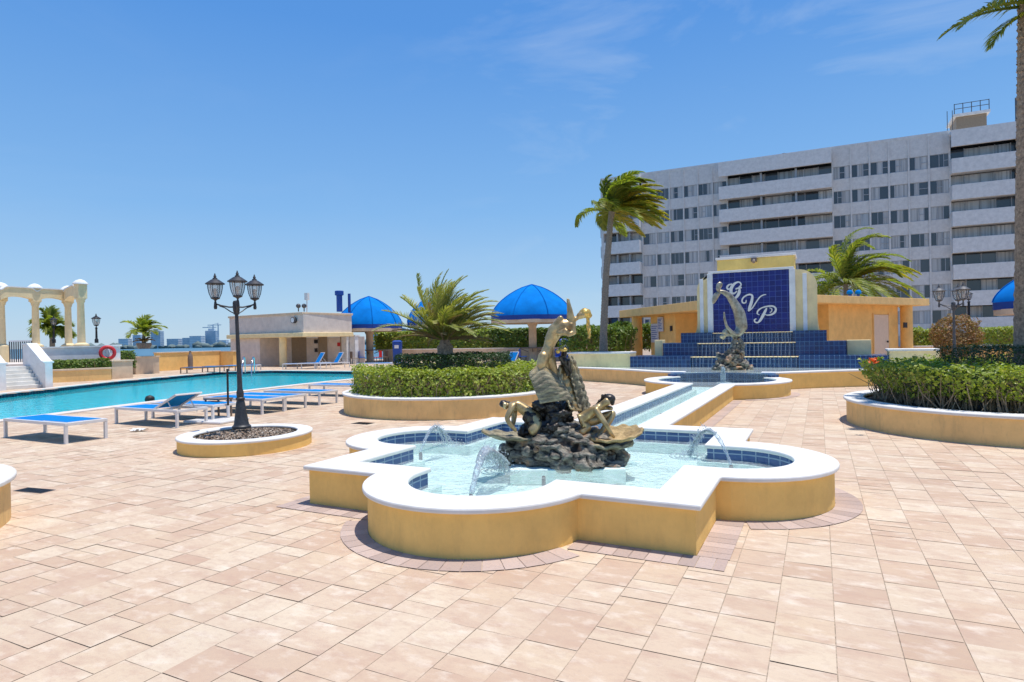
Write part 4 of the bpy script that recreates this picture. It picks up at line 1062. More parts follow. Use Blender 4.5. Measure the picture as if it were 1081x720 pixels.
# tables and stools under the shades
def cafe(xy, lab, cols, seed, nst=4):
    x, y = xy; t = thing('round_table', lab, 'table', (x, y, 0), group='tables under the sunshades')
    bm = NB(); ring_prism(bm, arc(x, y, 1.0, 0, 360, 24)[:-1], arc(x, y, .38, 0, 360, 24)[:-1], .95, 1.02); obj('table_top', bm, M['brown_metal'], t)
    bm = NB()
    for k in range(4): a = k*math.pi/2+.4; bar(bm, (x+.36*math.cos(a), y+.36*math.sin(a), .7), (x+.95*math.cos(a), y+.95*math.sin(a), .94), .05)
    obj('bracket', bm, M['brown_metal'], t)
cafe(u1, 'round dark table ring round the column of the sunshade by the pool house', 0, 1)
cafe(u3, 'round dark table ring round the column of the largest sunshade', 0, 2)
def chair(label, p, rz, mat, group):
    t = thing('terrace_chair', label, 'chair', p, rz, group)
    bm = NB(); box(bm, -.24, .24, -.24, .24, .43, .47); obj('seat', bm, mat, t, local=True, bevel=.01)
    bm = NB(); box(bm, -.24, .24, .20, .24, .475, .95); obj('backrest', bm, mat, t, local=True, bevel=.01)
    for sx in (-.22, .19):
        for sy in (-.23, .20): bm = NB(); box(bm, sx, sx+.03, sy, sy+.03, 0, .43); obj('leg', bm, M['black'], t, local=True)
    return t
CG = 'chairs on the far terrace'
chs = [(374, 46, 'brown_metal', 'dark chair left of the sunshade column by the pool house'), (382, 47, 'blue_paint', 'blue chair close to the sunshade column by the pool house'), (399, 47.5, 'red', 'red chair right of the sunshade column by the pool house'), (406, 48, 'brown_metal', 'dark chair between the red chair and the blue bin'), (546, 43, 'brown_metal', 'dark chair left of the largest sunshade column'), (540, 41, 'brown_metal', 'dark chair beside the raised lounger under the largest sunshade'), (552, 42, 'blue_paint', 'blue chair in front of the largest sunshade column'), (590, 40, 'blue_paint', 'blue chair seen behind the bronze sculpture')]
for u, Y, m, lab in chs: p = PD(u, 380, Y); p.z = 0; chair(lab, p, rnd.uniform(0, 6.28), M[m], CG)
def bin_(label, u, v, Y, s=1.):
    p = PD(u, v, Y); p.z = 0; t = thing('waste_bin', label, 'waste bin', p, AZ, 'blue bins by the hedge'); h = PD(u, v, Y).z+.5
    bm = NB(); lathe(bm, [(.40,0),(.46,h-.2),(.47,h-.15),(.44,h-.12)], (0, 0, 0), 4, a0=math.pi/4); obj('body', bm, M['blue_paint'], t, local=True, bevel=.02)
    bm = NB(); lathe(bm, [(.48,h-.11),(.47,h-.02),(.3,h+.07)], (0, 0, 0), 4, a0=math.pi/4); obj('lid', bm, M['blue_paint'], t, local=True, bevel=.02)
    bm = NB(); box(bm, -.16, .16, -.38, -.335, h-.55, h-.30); obj('notice', bm, M['white'], t, local=True)
bin_('blue waste bin by the hedge between the sunshade and the date palm', 419.5, 367, 48)
bin_('blue waste bin seen behind the sculpture figure', 596, 366.5, 41)
# pool ladder
p = PZ(262, 394); t = thing('pool_ladder', 'shiny steel ladder rails at the far edge of the pool', 'pool ladder', p)
for k, u in enumerate((257, 267)):
    p = PZ(u, 394.2); o = Vector((.62, -.78, 0)); bm = NB(); tube(bm, [p-o*.45, p-o*.45+UP*.75, p-o*.35+UP*.92, p-o*.1+UP*.92, p+o*.35+UP*.35, p+o*.4-UP*.5], .03, 8); obj('rail', bm, M['steel'], t, smooth=60)

# ------------------------------------------------------------------ pool house at the back left
def quad_box(bm, A, B, depth, z0, z1):
    """box standing on the line A-B, going back by depth"""
    A, B = Vector(A[:2]), Vector(B[:2]); d = (B-A).normalized(); n = Vector((-d.y, d.x)); return prism(bm, [A, B, B+n*depth, A+n*depth], z0, z1)
A, B, Cc = PD(243, 380, 47), PD(321, 380, 42.5), PD(372, 380, 46)
ztop = PD(321, 330, 42.5).z; zmid = PD(321, 351, 42.5).z
ph = thing('pool_house', 'low pinkish flat roofed pool house with open dark doorway', 'pool house', ((A+B)/2).to_2d().to_3d())
d1 = (B-A).to_2d().normalized(); n1 = Vector((-d1.y, d1.x)); d2 = (Cc-B).to_2d().normalized(); n2 = Vector((-d2.y, d2.x))
A2, B2, C2 = A.to_2d(), B.to_2d(), Cc.to_2d()
# upper volume, overhanging
bm = NB(); prism(bm, [A2-n1*.0, B2, C2, C2+n2*9, A2+n1*9-d1*0], zmid, ztop-.1); obj('upper_wall', bm, M['pink'], ph)
bm = NB(); prism(bm, [A2-n1*.08-d1*.08, B2-n1*.1, C2-n2*.08+d2*.08, C2+n2*9.1, A2+n1*9.1-d1*.1], ztop-.1, ztop+.04); obj('roof_edge', bm, M['beige'], ph, bevel=.02)
bm = NB(); prism(bm, [A2-n1*.25-d1*.05, B2-n1*.25-n2*.2, C2-n2*.2, C2+n2*1, A2+n1*1], zmid-.30, zmid-.003); obj('canopy_edge', bm, M['cream'], ph, bevel=.03)
E0 = A2+d1*(B2-A2).length*.42
bm = NB(); quad_box(bm, A2+n1*.05, E0+n1*.05, 8, 0, zmid-.31); obj('side_wall', bm, M['pink'], ph)
bm = NB(); quad_box(bm, E0+n1*2.0+d1*.01, C2+n1*1.2, .3, 0, zmid-.31); obj('recess_wall', bm, M['pink'], ph)
k = A2+d1*(B2-A2).length*.70+n1*.25; bm = NB(); lathe(bm, [(.26,0),(.26,zmid-.305)], (k.x, k.y, 0), 16); obj('column', bm, M['cream'], ph, smooth=40)
for f0, f1 in ((.50, .62), (.80, .90)):
    a = E0.lerp(C2, f0*.9)+n1*(2.0-.8*f0*.9)-n1*.08; b = E0.lerp(C2, f1*.9)+n1*(2.0-.8*f1*.9)-n1*.08; bm = NB(); quad_box(bm, a, b, .05, 0, 2.15); obj('door', bm, M['brown_door'], ph)
a = E0.lerp(C2, .12)+n1*1.85; b = E0.lerp(C2, .30)+n1*1.7; bm = NB(); quad_box(bm, a, b, .05, 0, 2.2); obj('door', bm, M['brown_door'], ph)
for f, z, r_ in ((.42, 1.75, .13), (.42, 1.1, .10), (.7, 1.5, .10)):
    a = E0.lerp(C2, f)+n1*(1.93-.8*f); bm = NB(); box(bm, a.x-r_, a.x+r_, a.y-.06, a.y+.06, z-.14, z+.14); obj('wall_box', bm, M['dark_void'] if f < .5 else M['red'], ph)
c = PD(311, 338, 42.9); c2 = Vector((c.x, c.y, c.z)) - Vector((n1.x, n1.y, 0))*.18; bm = NB(); tube(bm, [c2, c2+Vector((n1.x, n1.y, 0))*.2], .22, 16); obj('round_vent', bm, M['grey_iron'], ph)
bm = NB(); tube(bm, [c2-Vector((n1.x, n1.y, 0))*.01, c2+Vector((n1.x, n1.y, 0))*.02], .17, 16); obj('vent_face', bm, M['white'], ph)
def roof_pipe(label, u, vt, vb, Y, w, cap, mat, nm='roof_flue', cat='roof flue', group=None):
    b = PD(u, vb, Y); tz_ = PD(u, vt, Y).z; r = w*Y/F_PX/2; t = thing(nm, label, cat, b, group=group)
    bm = NB(); lathe(bm, [(r, 0), (r, tz_-b.z-(.35 if cap else 0))], b, 12); obj('pipe', bm, mat, t, smooth=40)
    if cap: bm = NB(); lathe(bm, [(r*1.15, -.36), (r*1.5, -.32), (r*1.5, -.03), (r*1.3, 0)], Vector((b.x, b.y, tz_)), 12); obj('cowl', bm, mat, t, smooth=40)
roof_pipe('thick blue capped flue on the pool house roof', 358.5, 307, 329, 47, 6.2, True, M['blue_paint'])
roof_pipe('thinner plain blue flue beside the capped one on the pool house', 369, 310, 330, 47.5, 3.0, False, M['blue_paint'])
t = thing('roof_antenna', 'thin mast with two round devices on the pool house roof', 'antenna', PD(324, 330, 44)); bm = NB(); p = PD(324, 330, 44); tube(bm, [p, PD(324, 311, 44)], .04, 6); b = PD(324, 313, 44); box(bm, b.x-.15, b.x+.15, b.y-.1, b.y+.1, b.z-.25, b.z+.25); obj('mast', bm, M['white_metal'], t)
for u in (315, 321): bm = NB(); b = PD(u, 323, 44); ico(bm, b, .17, 2); tube(bm, [b-UP*.4, b], .04, 6); obj('device', bm, M['grey_iron'], t, smooth=60)
# white lattice gate posts right of the pool house
for i, u in enumerate((366, 375)):
    p = PD(u, 388, 47); p.z = 0; t = thing('gate_pillar', ('white louvred pillar touching the pool house corner', 'white louvred pillar under the left edge of the sunshade')[i], 'pillar', p, group='white pillars'); bm = NB(); box(bm, p.x-.25, p.x+.25, p.y-.25, p.y+.25, 0, 2.1); obj('shaft', bm, M['white'], t); bm = NB(); box(bm, p.x-.3, p.x+.3, p.y-.3, p.y+.3, 2.1, 2.2); obj('top', bm, M['white'], t)

# ------------------------------------------------------------------ left terrace: stairs, pergola, parapets
TZ = .90
def wallseg(label, P, z0, z1, th, mat, cap=None, name='terrace_wall', cat='wall', group=None):
    A, B = Vector(P[0][:2]), Vector(P[1][:2]); t = thing(name, label, cat, ((A+B)/2).to_3d(), group=group)
    bm = NB(); quad_box(bm, A, B, th, z0, z1-.07); obj('wall', bm, mat, t)
    d = (B-A).normalized(); n = Vector((-d.y, d.x)); bm = NB(); prism(bm, [A-n*.05-d*.05, B-n*.05+d*.05, B+n*(th+.05)+d*.05, A+n*(th+.05)-d*.05], z1-.07, z1); obj('coping', bm, cap or M['white'], t, bevel=.012); return t
s0, s1 = PD(4, 412, 26.2), PD(46, 406, 28.5)
sA = PZ(4, 412).to_2d(); sn = (RT*-.85+FW*.52).to_2d().normalized(); sd_ = Vector((sn.y, -sn.x)); r_ = ray(46, 405); r_ = Vector((r_.x, r_.y)); sB = sA+sd_*((sA.y*r_.x-sA.x*r_.y)/(sd_.x*r_.y-sd_.y*r_.x))
t = thing('staircase', 'white stone steps climbing from the pool to the raised terrace', 'stairs', ((sA+sB)/2).to_3d()); nst = 6
for k in range(nst):
    bm = NB(); quad_box(bm, sA+sn*(.22*k), sB-sd_*.06+sn*(.22*k), .22*(nst-k)+.3, TZ/nst*k if k else 0, TZ/nst*(k+1)); obj('step', bm, M['cap'], t, bevel=.012)
def cheek(label, P, w):
    t = thing('stair_cheek', label, 'stair wall', P.to_3d(), group='white sloping walls beside the steps'); bm = NB(); prof = [(-.30, 0), (-.30, 1.02), (-.1, 1.05), (1.25, 1.80), (1.8, 1.80), (1.8, 0)]
    f = [bm.verts.new((*(P+sn*x), z)) for x, z in prof]; g = [bm.verts.new((*(P+sn*x+sd_*w), z)) for x, z in prof]; n = len(prof)
    for i in range(n): bm.faces.new((f[i], f[(i+1) % n], g[(i+1) % n], g[i]))
    bm.faces.new(f[::-1]); bm.faces.new(g); bmesh.ops.triangulate(bm, faces=[x for x in bm.faces if len(x.verts) > 4]); obj('wall', bm, M['white'], t)
    bm = NB(); prof = prof[1:5]; 
    for (x0, z0), (x1, z1) in zip(prof, prof[1:]):
        vs = []
        for x, z in ((x0, z0+.003), (x1, z1+.003), (x1, z1+.07), (x0, z0+.07)):
            for e in (-.06, w+.06): vs.append(bm.verts.new((*(P+sn*x+sd_*e), z)))
        a = vs
        for q4 in ((0,2,3,1),(2,4,5,3),(4,6,7,5),(6,0,1,7),(0,6,4,2),(1,3,5,7)): bm.faces.new([a[i] for i in q4])
    obj('coping', bm, M['white'], t)
cheek('white sloping wall on the right side of the steps', sB-sd_*.05, .26); cheek('white sloping wall cut by the left edge of the view', sA-sd_*.40, .38)
# balustrade above the stairs
t = thing('railing', 'dark barred gate railing at the top of the white steps', 'railing', PD(24, 372, 33)); bm = NB()
rA, rB = PD(10, 360, 33.), PD(33, 360, 33.); 
for k in range(11): p = rA.lerp(rB, k/10); tube(bm, [Vector((p.x, p.y, TZ+.02)), Vector((p.x, p.y, TZ+1.15))], .03, 5)
obj('bars', bm, M['grey_iron'], t); bm = NB(); bar(bm, Vector((rA.x, rA.y, TZ+1.15)), Vector((rB.x, rB.y, TZ+1.15)), .07); obj('top_rail', bm, M['white'], t)
# terrace fill and its white wall
tA, tB = PD(46, 380, 30.5).to_2d(), PD(121, 380, 32.5).to_2d()
bm = NB(); prism(bm, [PD(-60, 380, 29.5).to_2d(), PD(8, 380, 29.7).to_2d(), PD(46, 380, 30.6).to_2d(), PD(120, 380, 32.7).to_2d(), PD(140, 380, 39).to_2d(), PD(-60, 380, 48).to_2d()], .01, TZ-.004); struct('terrace', bm, M['coping'])
wallseg('white retaining wall of the raised terrace behind the low hedge', [tA, tB], 0, PD(85, 365.5, 31.6).z, .3, M['white'])
# lifebuoy post
p = PD(118, 380, 32.0); p.z = 0; t = thing('lifebuoy_post', 'white pillar at the end of the terrace wall carrying the lifebuoy', 'pillar', p); bm = NB(); box(bm, p.x-.28, p.x+.28, p.y-.28, p.y+.28, 0, PD(118, 366, 32).z); obj('shaft', bm, M['white'], t); bm = NB(); z = PD(118, 366, 32).z; box(bm, p.x-.34, p.x+.34, p.y-.34, p.y+.34, z, z+.09); obj('cap', bm, M['white'], t, bevel=.015)
c = PD(113.5, 372.5, 31.4); t = thing('lifebuoy', 'red ring lifebuoy hanging on the white pillar', 'lifebuoy', c); nrm = (EYEV-c).normalized(); Mf = nrm.to_track_quat('Z', 'Y').to_matrix().to_4x4(); Mf.translation = c
bm = NB(); ri = [[bm.verts.new(Mf @ Vector(((.30+.085*math.cos(b))*math.cos(a), (.30+.085*math.cos(b))*math.sin(a), .085*math.sin(b)))) for b in [k*math.pi/5 for k in range(10)]] for a in [k*math.pi/14 for k in range(28)]]
for i in range(28):
    for j in range(10): bm.faces.new((ri[i][j], ri[(i+1) % 28][j], ri[(i+1) % 28][(j+1) % 10], ri[i][(j+1) % 10]))
obj('ring', bm, M['red'], t, smooth=60)
bm = NB(); tube(bm, [c+Vector((math.cos(k*.7)*.20, 0, math.sin(k*.7)*.20)) for k in range(10)], .02, 5); obj('rope', bm, M['paper'], t); 
low_wall('beige low planter wall with hedge under the lifebuoy', 53, 117, 29.0, 30.7, .62, M['tan'], cap=M['beige'])
line_hedge('low green hedge in front of the white terrace wall', 54, 116, 29.4, 31.0, 380.5, .5, 6000, .13, M['leaf_mid'], 41, depth=.9, amp=.06)
wallseg('short beige pier stepping down right of the lifebuoy', [PD(118, 380, 31.3).to_2d(), PD(140, 380, 32.4).to_2d()], 0, .95, .6, M['beige'], M['beige'], 'pier', 'low wall')
line_hedge('clipped green hedge block beside the lifebuoy pillar', 124, 143, 33.2, 34.0, 371.0, .5, 3200, .11, M['leaf_mid'], 42, depth=1., amp=.04)
wallseg('beige parapet block under the potted palm', [PD(143, 380, 36).to_2d(), PD(168, 380, 37).to_2d()], 0, PD(155, 376, 36.5).z, 1.4, M['beige'], M['beige'], 'parapet', 'parapet')
wallseg('long orange beige parapet with the bay behind it', [PD(166, 380, 40).to_2d(), PD(232, 380, 44.5).to_2d()], 0, PD(200, 371, 42).z, .3, M['orange'], M['beige'], 'parapet', 'parapet')
wallseg('orange parapet end joining the pool house wall', [PD(232, 380, 44.6).to_2d(), PD(246, 380, 44).to_2d()], 0, PD(239, 370.5, 44.4).z, .3, M['orange'], M['beige'], 'parapet', 'parapet')
# bottle like dark figure on the parapet deck
p = PD(201, 386, 41.5); p.z = 0; bm = NB(); lathe(bm, [(.16,0),(.17,.75),(.15,.95),(.07,1.1),(.06,1.25),(.08,1.27)], p, 10); lone('standing_bottle', bm, M['brown_metal'], 'small dark post standing before the orange parapet', 'post', smooth=50)
# pergola
pg = thing('pergola', 'cream stucco pergola with scalloped beams, round columns and white dome finials', 'pergola', PD(60, 360, 33))
cols = {'a': PD(38, 360, 35.0), 'b': PD(72.5, 360, 36.5), 'c': PD(86, 360, 33.2), 'z': PD(2, 360, 34)}
ptop = {k: PD(u, v, Y).z for k, u, v, Y in (('a', 38, 304.5, 33.0), ('b', 72.5, 302, 34.2), ('c', 86, 299.5, 30.6), ('z', 2, 306, 32))}
beamtop = PD(38, 305, 35).z; 
for k in 'abcz':
    p = cols[k]; zc_ = beamtop-.72; bm = NB(); lathe(bm, [(.36,TZ),(.36,TZ+.9),(.26,TZ+.96),(.19,TZ+1.0),(.16,zc_-.25),(.20,zc_-.2),(.20,zc_-.12),(.25,zc_-.04),(.25,zc_)], (p.x, p.y, 0), 18); obj('column', bm, M['pergola'], pg, smooth=40)
    bm = NB(); box(bm, p.x-.23, p.x+.23, p.y-.23, p.y+.23, zc_-.02, beamtop+.02); obj('post_head', bm, M['pergola'], pg, bevel=.02)
    bm = NB(); lathe(bm, [(.36,beamtop+.02),(.36,beamtop+.07),(.32,beamtop+.13),(.20,beamtop+.24),(.05,beamtop+.30)], (p.x, p.y, 0), 16); obj('finial', bm, M['white'], pg, smooth=50)
def beam(p, q, ext=0):
    p, q = p.to_2d(), q.to_2d(); d = (q-p).normalized(); n = Vector((-d.y, d.x)); L = (q-p).length; bm = NB(); K = 24; rows = []
    for i in range(K+1):
        t_ = i/K; x = p + d*L*t_; arch = math.sin(math.pi*t_); zlo = beamtop-.72+.24*arch**.7; sc = min(1, max(0, (.5-abs(t_-.5))/.16)); zhi = beamtop-.18+.18*(sc*sc*(3-2*sc))
        rows.append([bm.verts.new((*(x-n*.22), zlo)), bm.verts.new((*(x+n*.22), zlo)), bm.verts.new((*(x+n*.22), zhi)), bm.verts.new((*(x-n*.22), zhi))])
    for a, b in zip(rows, rows[1:]):
        for k in range(4): bm.faces.new((a[k], a[(k+1) % 4], b[(k+1) % 4], b[k]))
    bm.faces.new(rows[0]); bm.faces.new(rows[-1][::-1]); obj('beam', bm, M['pergola'], pg, smooth=30)
    bm = NB(); rows = []
    for i in range(K+1):
        t_ = i/K; x = p + d*L*t_; sc = min(1, max(0, (.5-abs(t_-.5))/.16)); zhi = beamtop-.18+.18*(sc*sc*(3-2*sc))
        rows.append([bm.verts.new((*(x+n*s), zhi+e)) for s, e in ((-.27, .002), (.27, .002), (.27, .06), (-.27, .06))])
    for a, b in zip(rows, rows[1:]):
        for k in range(4): bm.faces.new((a[k], a[(k+1) % 4], b[(k+1) % 4], b[k]))
    bm.faces.new(rows[0]); bm.faces.new(rows[-1][::-1]); obj('beam_cap', bm, M['white'], pg, smooth=30)
dz = cols['a'].to_2d()-cols['b'].to_2d(); cols['z2'] = (cols['a'].to_2d()+dz*1.02).to_3d()
beam(cols['z2'], cols['a']); beam(cols['a'], cols['b']); beam(cols['b'], cols['c'])

# ------------------------------------------------------------------ pavilions flanking the monogram wall
def pavilion(label, u0, u1, v0, v1, Y0, Y1, depth, thick, wall_u, col_us, mat, door_u=None, recess=None):
    """flat roof slab along the line from (u0,Y0) to (u1,Y1)"""
    A, B = PD(u0, v0, Y0), PD(u1, v1, Y1); zt_ = (A.z+B.z)/2; A2, B2 = A.to_2d(), B.to_2d(); d = (B2-A2).normalized(); n = Vector((-d.y, d.x)); L = (B2-A2).length
    t = thing('pavilion', label, 'pavilion', ((A2+B2)/2).to_3d())
    bm = NB(); prism(bm, [A2, B2, B2+n*depth, A2+n*depth], zt_-thick, zt_); obj('roof', bm, M['tan'], t, bevel=.02)
    def on(u, off):       # point on the line parallel to A-B, offset n*off, seen at column u
        o = A2+n*off; r_ = ray(u, 345); r2 = Vector((r_.x, r_.y)); den = r2.x*d.y-r2.y*d.x; s = (o.x*d.y-o.y*d.x)/den; return r2*s
    for (w0, w1, off, mt) in wall_u:
        p, q_ = on(w0, off), on(w1, off); bm = NB(); quad_box(bm, p, q_, depth-off-.3, 0, zt_-thick-.003); obj('wall', bm, M[mt], t)
    for u in col_us:
        p = on(u, .5); bm = NB(); lathe(bm, [(.29, 0), (.29, zt_-thick-.003)], (p.x, p.y, 0), 20); obj('column', bm, M['orange'], t, smooth=40)
    if door_u:
        a, b, off, h = door_u; p, q_ = on(a, off-.03), on(b, off-.03); bm = NB(); quad_box(bm, p, q_, .06, 0, h); dr = obj('door', bm, M['door'], t, bevel=.01)
        hp = on(b-1.5, off-.07); bm = NB(); ico(bm, (hp.x, hp.y, h*.45), .05, 2); obj('handle', bm, M['black'], dr)
        for s, e in ((a-.8, a-.05), (b+.05, b+.8)): p, q_ = on(s, off-.05), on(e, off-.05); bm = NB(); quad_box(bm, p, q_, .07, 0, h+.08); obj('door_frame', bm, M['tan'], t)
    return t, on, zt_
tL, onL, zL = pavilion('orange pavilion with flat roof left of the monogram wall, with notice boards', 653.5, 738, 327, 318.5, 36.5, 27.5, 4.5, .42, [(687, 713, .9, 'orange')], [672.5], 'orange')
a, b = onL(713.4, 2.4), onL(742, 2.4); bm = NB(); quad_box(bm, a, b, 1.5, 0, zL-.43); obj('inner_wall', bm, M['orange'], tL)
a, b = onL(734, 2.34), onL(740, 2.34); bm = NB(); quad_box(bm, a, b, .05, 0, 2.2); obj('doorway', bm, M['dark_void'], tL)
for (u0, u1, v0, v1, lab, m) in ((694, 699.5, 335, 350, 'white notice board fixed to the left pavilion wall, upper one', 'paper'), (687, 694.5, 342, 361.5, 'pale printed notice board at the left corner of the pavilion wall', 'paper')):
    a, b = onL(u0, .80), onL(u1, .80); Yd = FW.to_2d().dot(a); z1, z0 = PD(u0, v0, Yd).z, PD(u0, v1, Yd).z; t = thing('notice_board', lab, 'notice board', (*a, z0), group='notices on the left pavilion'); bm = NB(); quad_box(bm, a, b, .06, z0, z1); obj('board', bm, M['paper'], t)
    bm = NB(); dd = (b-a).normalized(); nn = Vector((-dd.y, dd.x))
    for k in range(7): zz = z1-(z1-z0)*(.12+.11*k); quad_box(bm, a+dd*.08-nn*.006, b-dd*(.08+.1*(k % 3))-nn*.006, .005, zz-.035, zz)
    obj('printed_lines', bm, M['blue_paint'], t)
a, b = onL(707, .84), onL(709, .84); Yd = FW.to_2d().dot(a); z1, z0 = PD(708, 344, Yd).z, PD(708, 349.5, Yd).z; bm = NB(); quad_box(bm, a, b, .05, z0, z1); obj('wall_box', bm, M['dark_void'], tL)
tR, onR, zR = pavilion('orange pavilion with flat roof and pale door right of the monogram wall', 861, 981, 314, 313, 27.6, 33.0, 4.5, .36, [(875, 948, .75, 'orange')], [957], 'orange', (923, 938.5, .75, 2.55))
a, b = onR(860, 2.0), onR(876, 2.0); bm = NB(); quad_box(bm, a, b, 1.8, 0, zR-.37); obj('inner_wall', bm, M['tan'], tR)
a, b = onR(954.5, .20), onR(958, .20); Yd = FW.to_2d().dot(a); bm = NB(); z0 = PD(956, 346, Yd).z; quad_box(bm, a, b, .05, z0, z0+.28); obj('wall_box', bm, M['dark_void'], tR)
for i, u in enumerate((897, 906)):
    p = PD(u, 312.8, 31.5); t = thing('roof_vent', ('small blue roof vent, the left of the pair on the right pavilion', 'small blue roof vent, the right of the pair on the right pavilion')[i], 'roof vent', p, group='blue roof vents'); bm = NB(); lathe(bm, [(.07,0),(.07,.12)], p, 10); obj('neck', bm, M['blue_paint'], t); bm = NB(); lathe(bm, [(.13,.12),(.15,.16),(.12,.28),(.05,.32)], p, 10); obj('cowl', bm, M['canvas'], t, smooth=60)

# ------------------------------------------------------------------ apartment tower
TBY = 83.0
tw = thing('apartment_building', 'eight storey white apartment tower with long balcony bands', 'apartment building', (-4, TBY, -6))
ua = lambda u, v=250: PB(u, v, TBY).x
aL0, aL1, aB1, aC1, aD1, aE1 = ua(640), ua(678.5), ua(768.5), ua(879.7), ua(1003.5), 31.0
P_, Z0 = 2.90, 20.45
RZ = PB(1003, 138, TBY).z
bm = NB(); box(bm, aL0, aE1, TBY+1.6, TBY+17, -6, RZ-.3); obj('core', bm, M['dark_void'], tw)
bm = NB(); box(bm, aL0-.4, aE1, TBY-.02, TBY+17.2, RZ-.30, RZ+.02); obj('roof', bm, M['tower'], tw)
def facade(bm, x0, x1, y, z0, z1, th=.3): box(bm, x0, x1, y, y+th, z0, z1)
NST = 9
def tower_window(x0, x1, z0, z1, y, seed):
    r = random.Random(seed); bm = NB(); w = x1-x0; lights = r.choice(((0, .38, .69, 1), (0, .31, .62, 1), (0, .5, .75, 1), (0, .25, .5, 1), (0, .34, .67, 1)))
    g = NB(); cur = NB()
    for a, b in zip(lights, lights[1:]):
        t = g if r.random() < .42 else cur
        box(t, x0+w*a+.03, x0+w*b-.03, y+.10, y+.14, z0+.05, z1-.05)
    m = []
    for xx in lights: box(bm, x0+w*xx-.03, x0+w*xx+.03, y+.04, y+.18, z0, z1)
    box(bm, x0+.031, x1-.031, y+.05, y+.17, z0, z0+.055); box(bm, x0+.031, x1-.031, y+.05, y+.17, z1-.055, z1)
    if r.random() < .55:
        i = r.choice((1, 2)) if len(lights) > 3 else 1; i = min(i, len(lights)-2); box(bm, x0+w*lights[i]+.031, x0+w*lights[i+1]-.031, y+.045, y+.16, (z0+z1)/2-.03, (z0+z1)/2+.03)
    f = obj('window', bm, M['mull'], tw)
    if g.verts: obj('pane', g, M['glass'], f)
    else: g.free()
    if cur.verts: obj('curtained_pane', cur, M['curtain'], f)
    else: cur.free()
sid = 0
for (s0, s1, nb) in ((aL1, aB1, 6), (aC1, aD1, 6)):
    w = (s1-s0)/nb
    for k in range(NST):      # spandrel band above the windows of storey k
        zt2 = RZ-.3 if k == 0 else Z0+.75-1.15-P_*(k-1)-.35-.10
        zw1 = Z0+.95-P_*k; zw0 = zw1-1.5
        ztop_ = (RZ-.302) if k == 0 else Z0+.95-1.5-P_*(k-1)
        bm = NB(); facade(bm, s0, s1, TBY, zw1, ztop_); obj('spandrel', bm, M['tower'], tw)
        for j in range(nb):
            sid += 1
            if k < 8: tower_window(s0+w*j+.085, s0+w*(j+1)-.085, zw0+.004, zw1-.004, TBY, sid)
    bm = NB()
    for j in range(nb+1): x = s0+w*j; box(bm, x-.08, x+.08, TBY-.10, TBY+.295, -6, RZ-.31)
    obj('mullions', bm, M['tower'], tw)
for (s0, s1, proj, ends) in ((aL0, aL1, 1.3, 1), (aB1, aC1, 1.2, 1), (aD1, aE1, 1.2, 1)):
    for k in range(NST):
        zp = Z0-P_*k; bm = NB(); e0 = s0-(.9 if s0 == aB1 else 0.); box(bm, e0+.0, s1-.10, TBY-proj, TBY-proj+.15, zp-1.62, zp)
        box(bm, e0, e0+.15, TBY-proj+.151, TBY+.6, zp-1.60, zp-.002); box(bm, s1-.25, s1-.1, TBY-proj+.151, TBY+.6, zp-1.60, zp-.002)
        box(bm, e0+.151, s1-.251, TBY-proj+.152, TBY+1.5, zp-1.58, zp-1.30); obj('balcony', bm, M['tower_band'], tw, bevel=.02)
    bm = NB(); box(bm, s0-(.9 if s0 == aB1 else 0), s1-.1, TBY-proj, TBY-proj+.3, RZ-2.1, RZ-.302); box(bm, s0, s1-.1, TBY-proj+.301, TBY+1.6, RZ-.7, RZ-.303); obj('roof_band', bm, M['tower_band'], tw)
    for k in range(NST-1):
        zp = Z0-P_*k; r = random.Random(k*7+int(s0)); n = max(3, int((s1-s0)/1.35)); w = (s1-s0)/n; bm = NB(); g = NB(); cur = NB(); 
        for j in range(n):
            box(g if r.random() < .5 else cur, s0+w*j+.04, s0+w*(j+1)-.04, TBY+.26, TBY+.30, zp-1.0, zp+1.22)
            box(bm, s0+w*j-.04, s0+w*j+.04, TBY+.18, TBY+.34, zp-1.1, zp+1.28)
        for x in (s0+(s1-s0)*.34, s0+(s1-s0)*.67): box(bm, x-.12, x+.12, TBY-.6, TBY+.175, zp-1.2, zp+1.26)
        f = obj('balcony_glazing', bm, M['mull'], tw); obj('pane', g, M['glass'], f)
        if cur.verts: obj('curtained_pane', cur, M['curtain'], f)
        else: cur.free()
bm = NB(); box(bm, aL0-.3, aL0+.0, TBY-1.3, TBY+16, -6, RZ-.31); obj('end_wall', bm, M['tower'], tw)
for k in range(NST):
    zp = Z0-P_*k; bm = NB(); box(bm, aL0-1.5, aL0-.31, TBY+2, TBY+14, zp-1.62, zp); obj('end_balcony', bm, M['tower_band'], tw)
rb0, rb1 = PB(1009, 130, TBY+5).x, PB(1041, 120, TBY+5).x; zr = PB(1025, 119, TBY+5).z
ph2 = thing('roof_plant_room', 'small brown and white plant room with railing on the tower roof', 'roof room', (rb0, TBY+5, RZ)); bm = NB(); box(bm, rb0, rb1, TBY+5, TBY+9, RZ+.03, zr-.3); obj('wall', bm, M['brown_door'], ph2); bm = NB(); box(bm, rb0-.3, rb1+.3, TBY+4.7, TBY+9.3, zr-.3, zr); obj('roof', bm, M['tower'], ph2)
bm = NB()
for k in range(5):
    x = rb0-.2+(rb1-rb0+.4)*k/4; bar(bm, (x, TBY+4.8, zr), (x, TBY+4.8, zr+1.2), .07)
for z in (.6, 1.15): bar(bm, (rb0-.2, TBY+4.8, zr+z), (rb1+.2, TBY+4.8, zr+z), .06)
for x in (rb0-.9, rb0-.4): bar(bm, (x, TBY+4.8, RZ), (x, TBY+4.8, zr+.5), .06)
obj('railing', bm, M['grey_iron'], ph2)
